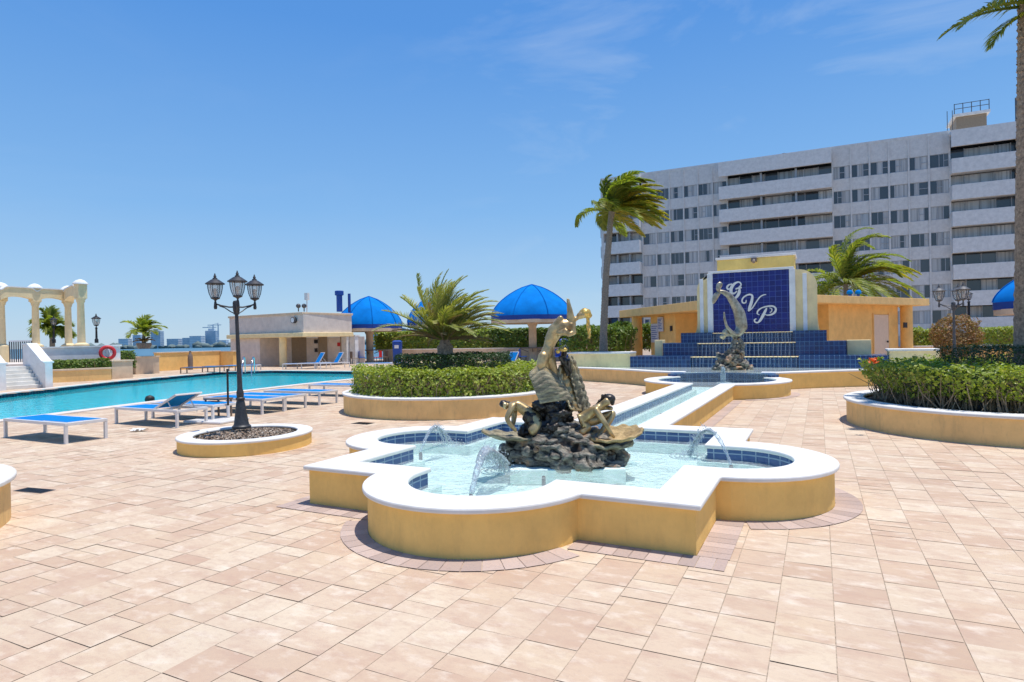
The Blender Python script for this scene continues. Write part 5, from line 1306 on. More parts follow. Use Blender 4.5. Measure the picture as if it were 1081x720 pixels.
p = PB(827, 165, TBY+3); t = thing('roof_unit', 'small dark unit on the tower roof edge', 'roof unit', p); bm = NB(); box(bm, p.x-.5, p.x+.5, TBY+3, TBY+3.8, RZ+.03, RZ+.75); obj('body', bm, M['grey_iron'], t); bm = NB(); lathe(bm, [(.3,RZ+.75),(.3,RZ+.9)], (p.x, TBY+3.4, 0), 10); obj('fan_cowl', bm, M['black'], t)
p = PB(1072, 120, TBY+3); bm = NB(); tube(bm, [(p.x, TBY+3, RZ), (p.x, TBY+3, RZ+3.4)], .09, 6); lone('roof_mast', bm, M['grey_iron'], 'thin mast on the tower roof beside the palm trunk', 'mast')

# ------------------------------------------------------------------ far shore
FYS = 1750.
M['far_white'] = plain('far_building_white', (.80,.80,.80), .8, var=.1, scale=.02); M['far_blue'] = plain('far_building_hazy_blue', (.52,.60,.67), .4, var=.2, scale=.03); M['far_band'] = plain('far_window_bands', (.48,.54,.60), .5, var=.1, scale=.03); M['far_tree'] = plain('far_trees', (.15,.20,.19), .95, var=.3, scale=.03); M['far_grey'] = plain('far_building_grey', (.66,.69,.72), .8, var=.1, scale=.02)  # pale grey-blue tones put the distance haze into the colours
def shore(u0, u1, seed, Yc):
    r = random.Random(seed); bm = NB(); A = PD(u0, 360, Yc); B = PD(u1, 360, Yc); n = int((B-A).length/9)
    for k in range(n):
        p = A.lerp(B, (k+r.random())/n); h = r.uniform(7, 16); c = Vector((p.x, p.y+r.uniform(0, 50), -6+h*.35)); ico(bm, c, h, 1, (1.3, 1., r.uniform(.5, .9)))
    for v in bm.verts: v.co += Vector((r.gauss(0, .8), r.gauss(0, .8), r.gauss(0, 1.2)))
    return bm
tag(obj('treeline', shore(40, 620, 3, FYS), M['far_tree'], smooth=60), 'dark green line of trees along the far shore of the bay', kind='stuff')
def far(label, u, v, w, m, dY=60, steps=1, seed=0, band=True):
    Y = FYS+dY; c = PD(u, v+(1.6 if u < 300 else 0), Y); W_ = w*Y/F_PX; D = W_*.7; t = thing('far_building', label, 'building', (c.x, c.y, -6), AZ, 'buildings on the far shore'); H = c.z+6
    bm = NB(); box(bm, -W_/2, W_/2, 0, D, 0, H)
    if steps > 1: box(bm, -W_*.28, W_*.2, D*.2, D*.8, H, H*1.13)
    obj('walls', bm, M[m], t, local=True); bm = NB(); nf = max(3, int(H/5))
    for k in range(nf): z = H*(k+.5)/nf; box(bm, -W_/2-.3, W_/2+.3, -.4, D+.3, z, z+H/nf*.38)
    obj('window_bands', bm, M['far_band'], t, local=True)
fb = [(222, 347.5, 11, 'far_blue', 'tall blue tower block under the cranes on the far shore', 2), (206, 353, 12, 'far_white', 'pale mid rise block left of the crane tower across the bay', 1), (197, 355, 9, 'far_grey', 'small grey block at the left of the pale mid rise across the bay', 1), (234, 357.5, 9, 'far_white', 'low white block touching the pool house edge across the bay', 1), (164, 348, 10, 'far_blue', 'blue block behind the potted palm across the bay', 2), (144, 352, 8, 'far_grey', 'grey far block left of the potted palm', 1), (182, 356, 12, 'far_grey', 'low grey block right of the potted palm across the bay', 1), (395, 346, 9, 'far_white', 'pale far block seen behind the sunshade column by the pool house', 1), (408, 343.5, 11, 'far_grey', 'tall grey block right of that sunshade column across the bay', 1), (421, 346, 12, 'far_blue', 'blue far block above the hedge between sunshade and palm', 1), (434, 347.5, 11, 'far_white', 'low pale block above the hedge near the date palm', 1), (504, 349, 12, 'far_grey', 'grey far block above the hedge right of the date palm', 1), (523, 348, 14, 'far_white', 'pale far block below the big sunshade left edge', 1), (540, 348.5, 12, 'far_blue', 'blue far block under the biggest sunshade', 1), (130, 356, 10, 'far_white', 'low pale far block near the clipped hedge block', 1)]
for i, (u, v, w, m, lab, st) in enumerate(fb): far(lab, u, v, w, m, 40+rnd.random()*160, st, i)
def crane(label, u, vt, vb, jib):
    Y = FYS+150; b = PD(u, vb, Y); tz_ = PD(u, vt, Y).z; t = thing('tower_crane', label, 'crane', b, group='cranes on the far shore'); bm = NB(); bar(bm, b, (b.x, b.y, tz_), 2.6); obj('mast', bm, M['far_grey'], t)
    j = RT*(jib*Y/F_PX); bm = NB(); z = tz_-6; bar(bm, Vector((b.x, b.y, z))-j*.3, Vector((b.x, b.y, z))+j, 2.2); bar(bm, (b.x, b.y, tz_), Vector((b.x, b.y, z))+j*.7, .8); obj('jib', bm, M['far_grey'], t)
crane('taller tower crane right of the blue block across the bay', 230.5, 341, 356, -11); crane('shorter tower crane left of the blue block across the bay', 225, 343.5, 350, -11)

# ------------------------------------------------------------------ main bronze sculpture
YS = 6.95
def SW(u, v, d=0.): return PD(u, v, YS+d)
def remeshed(bm, vox, amp=0., fr=6., seed=0, name='rock', am2=0., f2=20., zs=1.4):
    me = bpy.data.meshes.new(name); bm.to_mesh(me); bm.free(); o = bpy.data.objects.new(name, me); link(o)
    m = o.modifiers.new('remesh', 'REMESH'); m.mode = 'VOXEL'; m.voxel_size = vox
    dg = bpy.context.evaluated_depsgraph_get(); res = bpy.data.meshes.new_from_object(o.evaluated_get(dg)); bpy.data.objects.remove(o)
    b = NB(); b.from_mesh(res); b.normal_update()
    for v in b.verts:
        cs = Vector((v.co.x, v.co.y, v.co.z*zs)); n = noise.fractal(cs*fr+Vector((seed, 0, 0)), 1., 2., 4); n2 = noise.fractal(v.co*f2+Vector((0, seed, 0)), 1., 2., 2)
        rg = abs(noise.noise(cs*fr*1.1+Vector((0, 0, seed))))
        v.co = v.co + v.normal*(amp*n + am2*n2 - amp*.9*max(0, .22-rg)/.22)
    b.to_mesh(res); b.free()
    for p in res.polygons: p.use_smooth = True
    return res
sc = thing('bronze_sculpture', 'bronze sculpture of three bathing figures with scallop shells on a rock in the fountain', 'sculpture', SW(598, 494).to_2d().to_3d()+UP*.235)
c0 = SW(598, 494); bm = NB(); Mx = Matrix.Translation((c0.x, c0.y, 0)) @ Matrix.Rotation(AZ-R(3), 4, 'Z'); box(bm, -.62, .62, -.36, .45, .08, .243, Mx); obj('plinth', bm, M['floor_aqua'], sc, bevel=.01)
bm = NB(); q = random.Random(8)
for (u, v, d, r, sx, sz) in ((545,478,-.05,.20,1.,.85),(566,480,-.2,.20,1.2,.8),(590,482,-.28,.22,1.2,.75),(615,481,-.24,.22,1.2,.75),(640,478,-.05,.20,1.2,.8),(600,470,.15,.36,1.4,.7),(556,466,-.05,.17,1.1,.7),(575,462,-.22,.13,1.,.8),(592,458,-.18,.17,1.,.85),(612,466,-.22,.15,1.2,.8),(632,466,-.15,.15,1.3,.7),(650,484,.05,.16,1.,.6),(570,472,-.35,.10,.8,1.2),(583,474,-.38,.09,1.,1.1),(540,487,.1,.17,1.,.6),(600,489,-.3,.2,2.2,.45),(630,489,-.2,.2,1.8,.45),(600,462,.35,.3,1.2,.7)):
    ico(bm, SW(u, v, d+.12), r, 3, (sx, 1., sz))
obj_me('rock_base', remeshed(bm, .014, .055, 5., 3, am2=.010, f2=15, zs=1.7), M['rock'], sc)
bm = NB()
for k in range(26): ico(bm, SW(q.uniform(569, 603), q.uniform(426, 453), q.uniform(-.12, .2)), q.uniform(.06, .11), 2, (1, 1, q.uniform(.8, 1.2)))
obj_me('dark_rock', remeshed(bm, .014, .035, 9, 6, am2=.012, f2=26), M['darkbronze'], sc)
def shell(name, Q, bulge, ribs, mat, amp=.008, rows=34, cols=44, wav=True, th=.022, fanr=.0):
    """curved ribbed patch over four world corners (bl, br, tr, tl)"""
    bl, br, tr, tl = [Vector(x) for x in Q]; nrm = (br-bl).cross(tl-bl).normalized(); bm = NB(); G = []
    for i in range(rows+1):
        t = i/rows; r_ = []
        for j in range(cols+1):
            s = j/cols; p = (bl.lerp(br, s)).lerp(tl.lerp(tr, s), t)
            p += (tl-bl)*.16*math.sin(math.pi*s)*t
            p += nrm*(bulge*math.sin(math.pi*s)*(.35+.65*math.sin(math.pi*min(1, t*.9+.1))))
            rb = math.cos(s*ribs*2*math.pi)*amp*(.4+t); gl = math.sin(t*44+1.3*math.sin(s*13)+1.2*noise.noise(p*6))*amp*.55 if wav else 0
            p += nrm*(rb+gl)+ (tl-bl)*(.03*math.cos(s*ribs*2*math.pi)*t*t)
            p -= (tl-bl)*.20*(abs(2*s-1)**3.5)*t**3
            r_.append(bm.verts.new(p))
        G.append(r_)
    for i in range(rows):
        for j in range(cols): bm.faces.new((G[i][j], G[i][j+1], G[i+1][j+1], G[i+1][j]))
    o = obj(name, bm, mat, sc, smooth=60); m = o.modifiers.new('sol', 'SOLIDIFY'); m.thickness = th; m.offset = 0
    return o
shell('scallop_shell', (SW(570, 426, -.16), SW(605, 422, -.02), SW(587, 393, .04), SW(556, 391, -.10)), .11, 2, M['shell'], .007, 70, 44)
shell('scallop_shell', (SW(602, 432, -.10), SW(619, 434, .18), SW(603, 382, .20), SW(588, 396, -.02)), -.05, 3, M['bronze'], .012)
shell('scallop_shell', (SW(612, 440, .1), SW(622, 428, .3), SW(606, 384, .25), SW(598, 386, .12)), .06, 3, M['shell'], .014)
# open dish shell at the right and fin shell at the left, lying on the rock
def dish(c, ax, ay, up, depth, ribs, mat, th=.022, amp=.010, sweep=(-180, 180), flare=.0):
    c, ax, ay, up = Vector(c), Vector(ax), Vector(ay), Vector(up).normalized(); bm = NB(); nr, na = 18, 72; G = []
    for i in range(nr+1):
        t = .04+.96*i/nr; row = []
        for k in range(na+1):
            a = R(sweep[0]+(sweep[1]-sweep[0])*k/na); wob = 1+.035*math.cos(a*ribs)+.05*noise.noise(Vector((math.cos(a)*1.3, math.sin(a)*1.3, c.x)))
            row.append(bm.verts.new(c+ax*(math.cos(a)*t*wob)+ay*(math.sin(a)*t*wob)+up*(depth*t**2.2+amp*t*math.cos(a*ribs)+flare*t*t*math.cos(a))))
        G.append(row)
    for i in range(nr):
        for k in range(na): bm.faces.new((G[i][k], G[i][k+1], G[i+1][k+1], G[i+1][k]))
    bmesh.ops.remove_doubles(bm, verts=bm.verts, dist=.0004)
    o = obj('dish_shell', bm, mat, sc, smooth=60); m = o.modifiers.new('sol', 'SOLIDIFY'); m.thickness = th; m.offset = -1; return o
dish(SW(650, 466, -.06), RT*.31, FW*.24+UP*.04, UP-FW*.12, .085, 11, M['dish'], .028, .010, flare=.04)
dish(SW(640, 474, -.04), RT*.30, FW*.25, UP-FW*.1+RT*.1, .05, 9, M['shell'], .035, .016)
dish(SW(540, 465, -.02), RT*.33, FW*.20, UP-FW*.25-RT*.12, .055, 9, M['shell'], .028, .012, flare=-.05)
def figure(name, P, E_, root, mat, sub=2):
    o = obj_me(name, skin_mesh({k: (SW(*p[:3]), tuple(x*1.3 for x in p[3]) if isinstance(p[3], tuple) else p[3]*1.3) for k, p in P.items()}, E_, root, sub), mat, sc); return o
def chain(*n): return list(zip(n, n[1:]))
# raised figure, bending backwards with arms thrown up
def limbs(bm, chains, k):
    for ch in chains:
        for (u0, v0, d0, r0), (u1, v1, d1, r1) in zip(ch, ch[1:] if len(ch) > 1 else ch):
            p0, p1 = SW(u0, v0, d0), SW(u1, v1, d1); n = max(1, int((p1-p0).length/(min(r0, r1)*k*.35)))
            for t in range(n+1): ico(bm, p0.lerp(p1, t/n), (r0+(r1-r0)*t/n)*k, 2)
bm = NB()
limbs(bm, [[(573.6,377,-.04,6.4),(571.8,384,-.06,5.6),(570.3,391,-.06,4.8),(572,400,0,4)], [(580.3,379,.04,6.4),(583,388,.04,5.6),(585,399,.05,4.6)], [(577,374,0,7.2),(579.3,366,0,5.9),(582,357.5,0,7.0),(587,348.5,0,8.4)],
    [(587,348.5,0,8.2),(595,344.5,-.01,8.4),(602,342.5,0,6.4)], [(588.5,342,-.03,4.6),(591.6,336.2,-.03,3.3)], [(602.5,338,-.02,4.6),(601.6,328,-.02,3.4),(600.4,321,-.02,2.4),(598.8,315.3,-.02,1.1)], [(600.4,321,-.02,2.0),(600.9,316.2,-.01,.9)],
    [(602.5,344,-.03,5.0),(606,351,-.05,2.9),(600,353.4,-.10,2.5),(595.5,351.5,-.12,2.0)], [(605,338.5,0,3.0),(609.5,335.3,.01,2.6)], [(612.8,333.2,.01,4.2),(616.6,331.8,.01,4.4)], [(597.5,350,-.10,3.2),(591,352,-.08,3.4)]], .0107)
me = remeshed(bm, .0085, .003, 9, 2, am2=.0012, f2=30)
b_ = NB(); b_.from_mesh(me)
for _ in range(4): bmesh.ops.smooth_vert(b_, verts=b_.verts, factor=.5, use_axis_x=True, use_axis_y=True, use_axis_z=True)
b_.to_mesh(me); b_.free()
for p_ in me.polygons: p_.use_smooth = True
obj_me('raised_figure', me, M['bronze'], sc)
bm = NB(); ico(bm, SW(617.6, 330.6, .03), .064, 3, (1.05, 1., .85)); ico(bm, SW(621, 333, .03), .038, 2); displace(bm, .012, 26, 5)
for k in range(12):
    w = q.uniform(0, 6.28); x0 = q.uniform(-1.4, 1.4); tube(bm, [SW(620.5+x0*.8+1.0*math.sin(w+t*9)*t+1.6*t, 333+t*q.uniform(21, 25), .03+.02*math.cos(w+t*7)) for t in [i/9 for i in range(10)]], [.013-.008*i/9 for i in range(10)], 5)
obj('hair', bm, M['gold'], sc, smooth=60)
bm = NB()
for k in range(8):
    p0 = SW(593+q.uniform(-3, 4), 374+q.uniform(-4, 6), q.uniform(-.06, .08)); p1 = SW(597+q.uniform(-3, 3), 382+q.uniform(-4, 4), q.uniform(-.02, .1)); p2 = SW(600+q.uniform(-3, 3), 394+q.uniform(-4, 4), q.uniform(.05, .12)); tube(bm, [p0, p1, p2], [.022, .03, .016], 6)
obj('drapery', bm, M['darkbronze'], sc, smooth=60)
bm = NB(); ico(bm, SW(595, 369, -.10), .034, 3, (1.3, 1, .8)); ico(bm, SW(589, 371, -.09), .026, 2); obj('held_shell', bm, M['gold'], sc, smooth=60)
# crouching figure, left
P = dict(pel=(560,439,0,.076), wai=(553.5,431.5,0,.062), che=(545.5,428,0,.062), upp=(540,428,0,.050), nek=(536,428,-.01,.028), hd1=(533,428,-.02,.040), hd2=(531,429.5,-.03,.038),
    s1=(541,430,-.09,.032), e1=(534.5,442,-.13,.025), w1=(540,450,-.14,.019), h1=(545.5,455.5,-.13,.015), s2=(543.5,431,.08,.032), e2=(542.5,443,.05,.025), w2=(541,450,-.02,.018), h2=(543.5,455,-.04,.014),
    k1=(569,449,-.12,.062), a1=(559,458,-.16,.042), k2=(571,446,.10,.062), a2=(564,458,.08,.042))
E_ = chain('pel','wai','che','upp','nek','hd1','hd2')+chain('upp','s1','e1','w1','h1')+chain('upp','s2','e2','w2','h2')+chain('pel','k1','a1')+chain('pel','k2','a2')
figure('crouching_figure', P, E_, 'pel', M['bronze'])
bm = NB(); ico(bm, SW(531.5, 426.3, .0), .048, 3, (1, 1, .85)); ico(bm, SW(536, 425.5, .02), .032, 3, (1.2, 1, .7)); displace(bm, .006, 30, 4); obj('hair', bm, M['darkbronze'], sc, smooth=60)
bm = NB()
for (u, v, d, r) in ((559,441,-.06,.085),(565,447,-.08,.09),(567,455,-.1,.09),(558,451,.05,.08),(553,456,-.02,.07)): ico(bm, SW(u, v, d), r, 3)
obj_me('drapery', remeshed(bm, .014, .02, 10, 9, am2=.006), M['darkbronze'], sc)
# seated figure, right, bent over its raised knee
P = dict(pel=(604,446,-.04,.078), wai=(612,443.5,-.04,.058), che=(621.5,437.5,-.04,.060), upp=(629,431,-.04,.052), nek=(635,427.5,-.05,.028), hd1=(640,424.5,-.06,.038), hd2=(643.5,422.5,-.06,.040),
    s1=(629,432.5,-.13,.032), e1=(638.5,446.5,-.20,.024), w1=(644,456,-.20,.018), h1=(649,462.5,-.18,.013), s2=(631,431,.05,.032), e2=(640,430,.09,.024), w2=(647,431.5,.02,.018),
    k1=(649,435.5,.06,.036), a1=(635,456.5,-.02,.026), f1=(630,463,-.08,.018), th=(628,444,.10,.050), k2=(622,452,-.06,.050), a2=(612,458,-.10,.030))
E_ = chain('pel','wai','che','upp','nek','hd1','hd2')+chain('upp','s1','e1','w1','h1')+chain('upp','s2','e2','w2')+chain('pel','th','k1','a1','f1')+chain('pel','k2','a2')
figure('seated_figure', P, E_, 'pel', M['bronze'])
bm = NB(); ico(bm, SW(642.5, 421, .0), .072, 3, (1.1, 1, .8)); ico(bm, SW(646.5, 423.5, -.02), .038, 3, (.7, 1, 1.3))
for k in range(14): p0 = SW(640+q.uniform(-5, 3), 417+q.uniform(-1, 6), q.uniform(-.03, .07)); tube(bm, [p0, SW(635+q.uniform(-3, 2), 424+q.uniform(-2, 3), q.uniform(-.04, .08)), SW(629+q.uniform(-3, 2), 430+q.uniform(-3, 3), q.uniform(0, .08))], [.018, .018, .006], 5)
obj('hair', bm, M['darkbronze'], sc, smooth=60)

# ------------------------------------------------------------------ merman sculpture in the upper basin
YM = 20.6
def MW(u, v, d=0.): return PD(u, v, YM+d)
mm = thing('merman_sculpture', 'bronze figure diving head down with its fish tail raised, on rocks before the cascade', 'sculpture', MW(776, 390).to_2d().to_3d()+UP*.5)
P = dict(t0=(758.5,307.5,0,.075), t1=(763.5,308.3,0,.10), t2=(769,311.5,0,.135), t3=(774.5,319,0,.18), t4=(779.5,328,0,.225), t5=(783,337.5,0,.255), t6=(783,346,0,.25), wai=(780,351.5,0,.21), che=(775.5,354,0,.20), nek=(771,353.5,-.02,.085), h1=(768,352.5,-.04,.12), h2=(765,352.5,-.06,.12),
    s1=(772.5,351,-.15,.085), e1=(767,344.5,-.2,.062), w1=(764.8,336,-.2,.05), f1=(764.3,329.5,-.2,.035), s2=(776,357,.12,.09), e2=(773,363,.05,.07), w2=(771,371,0,.06), f2=(770,377,0,.055))
E_ = chain('t0','t1','t2','t3','t4','t5','t6','wai','che','nek','h1','h2')+chain('che','s1','e1','w1','f1')+chain('che','s2','e2','w2','f2')
obj_me('body', skin_mesh({k: (MW(*p[:3]), p[3]*.80) for k, p in P.items()}, E_, 't5'), M['bronze_grey'], mm)
def fluke(P3):
    bm = NB(); rows = []
    for (u, v, w, th) in P3:
        c = MW(u, v); rows.append([bm.verts.new(c+Vector((RT.x*a*w-FW.x*b*th, RT.y*a*w-FW.y*b*th, c2*w))) for a, c2, b in ((-.7, .7, 0), (0, 0, 1), (.7, -.7, 0), (0, 0, -1))])
    for a, b in zip(rows, rows[1:]):
        for k in range(4): bm.faces.new((a[k], a[(k+1) % 4], b[(k+1) % 4], b[k]))
    bm.faces.new(rows[0]); bm.faces.new(rows[-1][::-1])
    o = obj('fluke', bm, M['bronze_grey'], mm, smooth=80); s = o.modifiers.new('s', 'SUBSURF'); s.levels = s.render_levels = 2
fluke([(760,308.5,.10,.07),(756.5,311,.15,.06),(754,315.5,.16,.05),(752.3,321,.05,.03)])
fluke([(757.5,308.5,.10,.07),(757.8,303.5,.16,.06),(760,300.2,.15,.05),(762.2,298.3,.07,.03)])
bm = NB()
for (u, v, r) in ((766,351,.12),(763.5,355,.10),(769,349.5,.10)): ico(bm, MW(u, v, .02), r, 2)
displace(bm, .03, 9, 2); obj('hair', bm, M['bronze_grey'], mm, smooth=70)
bm = NB()
for (u, v, d, r) in ((769,386,0,.40),(764,383,.1,.28),(775,384,.1,.30),(771,377,0,.26),(777,379,.05,.2),(772,370,.0,.15),(780,372,0,.14),(778,366,0,.12),(784,388,-.1,.26),(790,389,-.1,.18),(762,389,-.1,.25)): ico(bm, MW(u, v, d), r, 3)
obj_me('rock_base', remeshed(bm, .035, .15, 3.2, 5, am2=.07, f2=9), M['rock'], mm)
bm = NB()
for (a, b) in (((780,357),(783,372)),((776,358),(768,378)),((783,366),(779,384))): p0, p1 = MW(*a), MW(*b); tube(bm, [p0, p0.lerp(p1, .5)+RT*.08, p1], [.07, .09, .06], 7)
obj('coral_branch', bm, M['rock'], mm, smooth=60)

# ------------------------------------------------------------------ jets of water
JG = 'water jets of the fountain'
def jet(label, p0, p1, h, w0, w1, seed, strands=7, drops=60, split=.35):
    r = random.Random(seed); p0, p1 = Vector(p0), Vector(p1); t = thing('water_jet', label, 'water jet', p0, group=JG); bm = NB(); d = p1-p0; side = Vector((-d.y, d.x, 0)); side = side.normalized() if side.length > .01 else RT
    def pos(x): return p0 + d*x + UP*(4*h*x*(1-x))
    k1 = 16
    tube(bm, [pos(.52*i/k1)+side*r.gauss(0, .003) for i in range(k1+1)], [w0*(.75+.6*r.random())+(w1-w0)*(i/k1)**1.5 for i in range(k1+1)], 9, True)
    for s in range(int(strands*1.6)):
        o = r.gauss(0, 1)*w1*.8; x0 = r.uniform(.35, .6); x1 = r.uniform(.85, 1.); n = 9; pts = []; rad = []
        for i in range(n+1):
            x = x0+(x1-x0)*i/n; f = (x-x0)/(1-x0+.01); pts.append(pos(x)+side*o*f*1.6+Vector((0, 0, r.gauss(0, .006)+o*f*.3))); rad.append(max(.0025, w1*r.uniform(.10, .52)*(1-.5*f)))
        tube(bm, pts, rad, 6, True)
    obj('stream', bm, M['jet'], t, smooth=80)
    bm = NB()
    for k in range(drops*3):
        x = r.uniform(split, 1.0)**.8; c = pos(x)+side*r.gauss(0, w1*1.6)*(x-.2)+Vector((r.gauss(0, .02), r.gauss(0, .02), r.gauss(.0, .04))); 
        if c.z < p0.z: c.z = p0.z+r.uniform(0, .03)
        ico(bm, c, r.uniform(.003, .009), 1)
    for k in range(drops):
        a = r.uniform(0, 6.28); m = abs(r.gauss(0, .11)); c = p1+Vector((m*math.cos(a), m*math.sin(a), r.uniform(0, .07))); ico(bm, c, r.uniform(.003, .010), 1)
    obj('droplets', bm, M['jet'], t, smooth=80)['kind'] = 'stuff'
    bm = NB()
    for k in range(1, 4):
        rr = .05+.055*k; tube(bm, [p1+Vector((rr*math.cos(a), rr*math.sin(a), .002)) for a in [2*math.pi*j/24 for j in range(25)]], .006, 5, False)
    obj('splash_rings', bm, M['jet'], t, smooth=80)
    return t
wz = .237
jet('clear arching water jet in the left lobe of the fountain behind the crouching figure', PZ(444, 477, wz), PZ(474, 469, wz), .27, .017, .035, 1, 9, 90)
jet('white arching water jet in the right lobe of the fountain', PZ(772, 491, wz), PZ(727, 482, wz), .34, .017, .028, 2, 8, 110, .55)
jet('glassy water jet in the front lobe falling beside the rock', PZ(498, 521, wz), PZ(528, 497, wz), .30, .022, .06, 3, 16, 160, .5)
pj = PZ(763, 404, wz); jet('bubbling white plume of water at the far end of the canal', pj, pj+RT*.05, .42, .07, .05, 4, 12, 90, .1)
for i, (u, v, lab) in enumerate(((497, 523.5, 'small dark green nozzle below the front water jet'), (444, 479, 'small dark nozzle at the foot of the left water jet'), (772, 492.5, 'small dark nozzle at the foot of the right water jet'), (698, 437, 'small dark float on the water of the canal'), (574, 504, 'dark submerged light in front of the rock base'))):
    p = PZ(u, v, .225); bm = NB(); lathe(bm, [(.022, -.1), (.022, .0), (.016, .012), (.010, .016)], p, 10); lone('fountain_nozzle', bm, M['grey_iron'], lab, 'nozzle', 'nozzles and lights in the fountain', smooth=40)

# ------------------------------------------------------------------ swimmer
p = PZ(157.5, 427, -.13)
P = dict(pel=((0,0,-.72), .13), wai=((0,0,-.52), .115), che=((0,0,-.30), .13), sh=((0,0,-.16), .10), nek=((0,0,-.03), .055), hd=((0,.01,.09), .085), top=((0,.0,.17), .085), sl=((-.17,0,-.17), .055), el=((-.36,.05,-.24), .042), hl=((-.52,.2,-.2), .03), sr=((.17,0,-.17), .055), er=((.36,.05,-.26), .042), hr=((.5,.22,-.2), .03), kl=((-.1,.1,-1.05), .075), kr=((.1,-.05,-1.08), .075), al=((-.1,-.15,-1.2), .05), ar=((.1,-.3,-1.2), .05))
P = {k: (p+Vector(c), r) for k, (c, r) in P.items()}
sw = thing('person', 'swimmer with dark wet hair, only the head showing above the pool water', 'person', p)
obj_me('body', skin_mesh(P, chain('pel','wai','che','sh','nek','hd','top')+chain('sh','sl','el','hl')+chain('sh','sr','er','hr')+chain('pel','kl','al')+chain('pel','kr','ar'), 'pel', 1), M['skin'], sw)
bm = NB(); ico(bm, p+Vector((0, .02, .16)), .125, 3, (1, 1.1, .95)); ico(bm, p+Vector((.03, .06, .08)), .10, 2, (1, .9, 1.3)); displace(bm, .012, 14, 3); obj('hair', bm, M['hair'], sw, smooth=60)
bm = NB(); f = (EYEV-p).normalized(); c = p+Vector((0, 0, .10))-Vector((.04, 0, 0)); ico(bm, c+Vector((f.x, f.y, 0))*.07, .045, 2, (1, 1, 1.2)); obj('face', bm, M['skin'], sw, smooth=60)
EXPO = 0.16

# ------------------------------------------------------------------ camera, light, render
cam = bpy.data.cameras.new('camera'); co = bpy.data.objects.new('camera', cam); link(co)
cam.sensor_width = 36; cam.sensor_fit = 'HORIZONTAL'; cam.lens = F_PX/1081*36; cam.clip_start = .1; cam.clip_end = 20000
fwd = (FW + UP*math.tan(PITCH)*-1).normalized() if False else (FW - UP*((360-HOR)/F_PX)).normalized()
r0 = RT.copy(); u0 = r0.cross(fwd).normalized()
cr = r0*math.cos(ROLL) - u0*math.sin(ROLL); cu = u0*math.cos(ROLL) + r0*math.sin(ROLL)
co.matrix_world = Matrix(((cr.x, cu.x, -fwd.x, 0), (cr.y, cu.y, -fwd.y, 0), (cr.z, cu.z, -fwd.z, EYE), (0, 0, 0, 1)))
S.camera = co
SUN_EL, SUN_DIR = R(79), Vector((math.cos(AZ), math.sin(AZ), 0))     # sun to the right of the camera, nearly overhead
sd = (SUN_DIR*math.cos(SUN_EL) + UP*math.sin(SUN_EL)).normalized()
sl = bpy.data.lights.new('sun', 'SUN'); sl.energy = 4.2; sl.angle = R(.53); sl.color = (1, .96, .90)
so = bpy.data.objects.new('sun', sl); link(so); so.rotation_euler = sd.to_track_quat('Z', 'Y').to_euler(); so.location = (20, 10, 40)
W = bpy.data.worlds.new('World'); S.world = W; W.use_nodes = True; nt = W.node_tree
bg = nt.nodes['Background']; sky = nt.nodes.new('ShaderNodeTexSky'); sky.sky_type = 'NISHITA'; sky.sun_disc = False
sky.sun_elevation = SUN_EL; sky.sun_rotation = math.atan2(sd.x, sd.y); sky.air_density = 1.0; sky.dust_density = .2; sky.ozone_density = 1.5; sky.altitude = 0
bg.inputs[1].default_value = .12
# deeper blue overhead paling to light blue at the horizon, with thin high cloud
def lin(c): return tuple(((x/255+.055)/1.055)**2.4 if x > 10 else x/3294 for x in c)
K = .12*2**EXPO
tc = nt.nodes.new('ShaderNodeTexCoord'); sx = nt.nodes.new('ShaderNodeSeparateXYZ'); nt.links.new(tc.outputs['Generated'], sx.inputs[0])
rp = nt.nodes.new('ShaderNodeValToRGB'); nt.links.new(sx.outputs[2], rp.inputs[0]); el = rp.color_ramp.elements
stops = [(0., (178,209,236)), (.06, (164,203,238)), (.20, (128,184,240)), (.45, (83,152,231)), (1., (50,116,206))]
while len(el) < len(stops): el.new(.5)
for e, (p, c) in zip(el, stops): e.position = p; e.color = (*[x/8 for x in [v/K for v in lin(c)]], 1)
sc8 = nt.nodes.new('ShaderNodeVectorMath'); sc8.operation = 'SCALE'; sc8.inputs['Scale'].default_value = 8; nt.links.new(rp.outputs[0], sc8.inputs[0])
mp = nt.nodes.new('ShaderNodeMapping'); nz = nt.nodes.new('ShaderNodeTexNoise')
mp.inputs['Scale'].default_value = (1.6, 1.6, 5.0); mp.inputs['Rotation'].default_value = (R(0), R(38), R(-26.5))
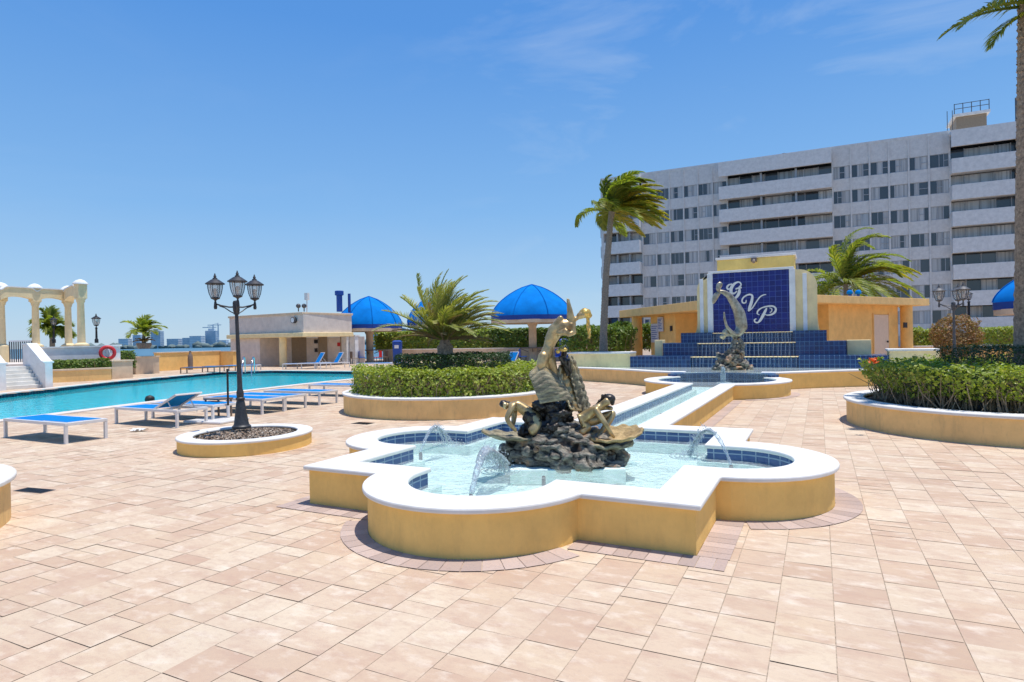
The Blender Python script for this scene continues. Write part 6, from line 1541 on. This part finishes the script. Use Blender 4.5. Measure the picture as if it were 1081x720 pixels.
nt.links.new(tc.outputs['Generated'], mp.inputs[0]); nt.links.new(mp.outputs[0], nz.inputs['Vector']); nz.inputs['Scale'].default_value = 1.7; nz.inputs['Detail'].default_value = 8; nz.inputs['Roughness'].default_value = .58; nz.inputs['Distortion'].default_value = .5
mr = nt.nodes.new('ShaderNodeMapRange'); nt.links.new(nz.outputs['Fac'], mr.inputs[0]); mr.inputs[1].default_value = .50; mr.inputs[2].default_value = .85; mr.inputs[4].default_value = .55
mx0 = nt.nodes.new('ShaderNodeMix'); mx0.data_type = 'RGBA'; mx0.inputs[0].default_value = .82; nt.links.new(sky.outputs[0], mx0.inputs[6]); nt.links.new(sc8.outputs[0], mx0.inputs[7])
cd = (FW+RT*.42+UP*.46).normalized(); dt = nt.nodes.new('ShaderNodeVectorMath'); dt.operation = 'DOT_PRODUCT'; nt.links.new(tc.outputs['Generated'], dt.inputs[0]); dt.inputs[1].default_value = cd
m2 = nt.nodes.new('ShaderNodeMapRange'); nt.links.new(dt.outputs['Value'], m2.inputs[0]); m2.inputs[1].default_value = .86; m2.inputs[2].default_value = .985; m2.inputs[3].default_value = .10
ml = nt.nodes.new('ShaderNodeMath'); ml.operation = 'MULTIPLY'; nt.links.new(mr.outputs[0], ml.inputs[0]); nt.links.new(m2.outputs[0], ml.inputs[1])
mx = nt.nodes.new('ShaderNodeMix'); mx.data_type = 'RGBA'; nt.links.new(ml.outputs[0], mx.inputs[0]); nt.links.new(mx0.outputs[2], mx.inputs[6]); mx.inputs[7].default_value = (*[v/K for v in lin((215,228,242))], 1)
nt.links.new(mx.outputs[2], bg.inputs[0])
vs = S.view_settings; S.display_settings.display_device = 'sRGB'; vs.view_transform = 'Standard'; vs.look = 'None'; vs.exposure = EXPO; vs.gamma = 1; vs.use_curve_mapping = False
S.render.engine = 'CYCLES'; cy = S.cycles; cy.max_bounces = 7; cy.transparent_max_bounces = 16; cy.diffuse_bounces = 4; cy.use_denoising = True
cy.sample_clamp_indirect = 8
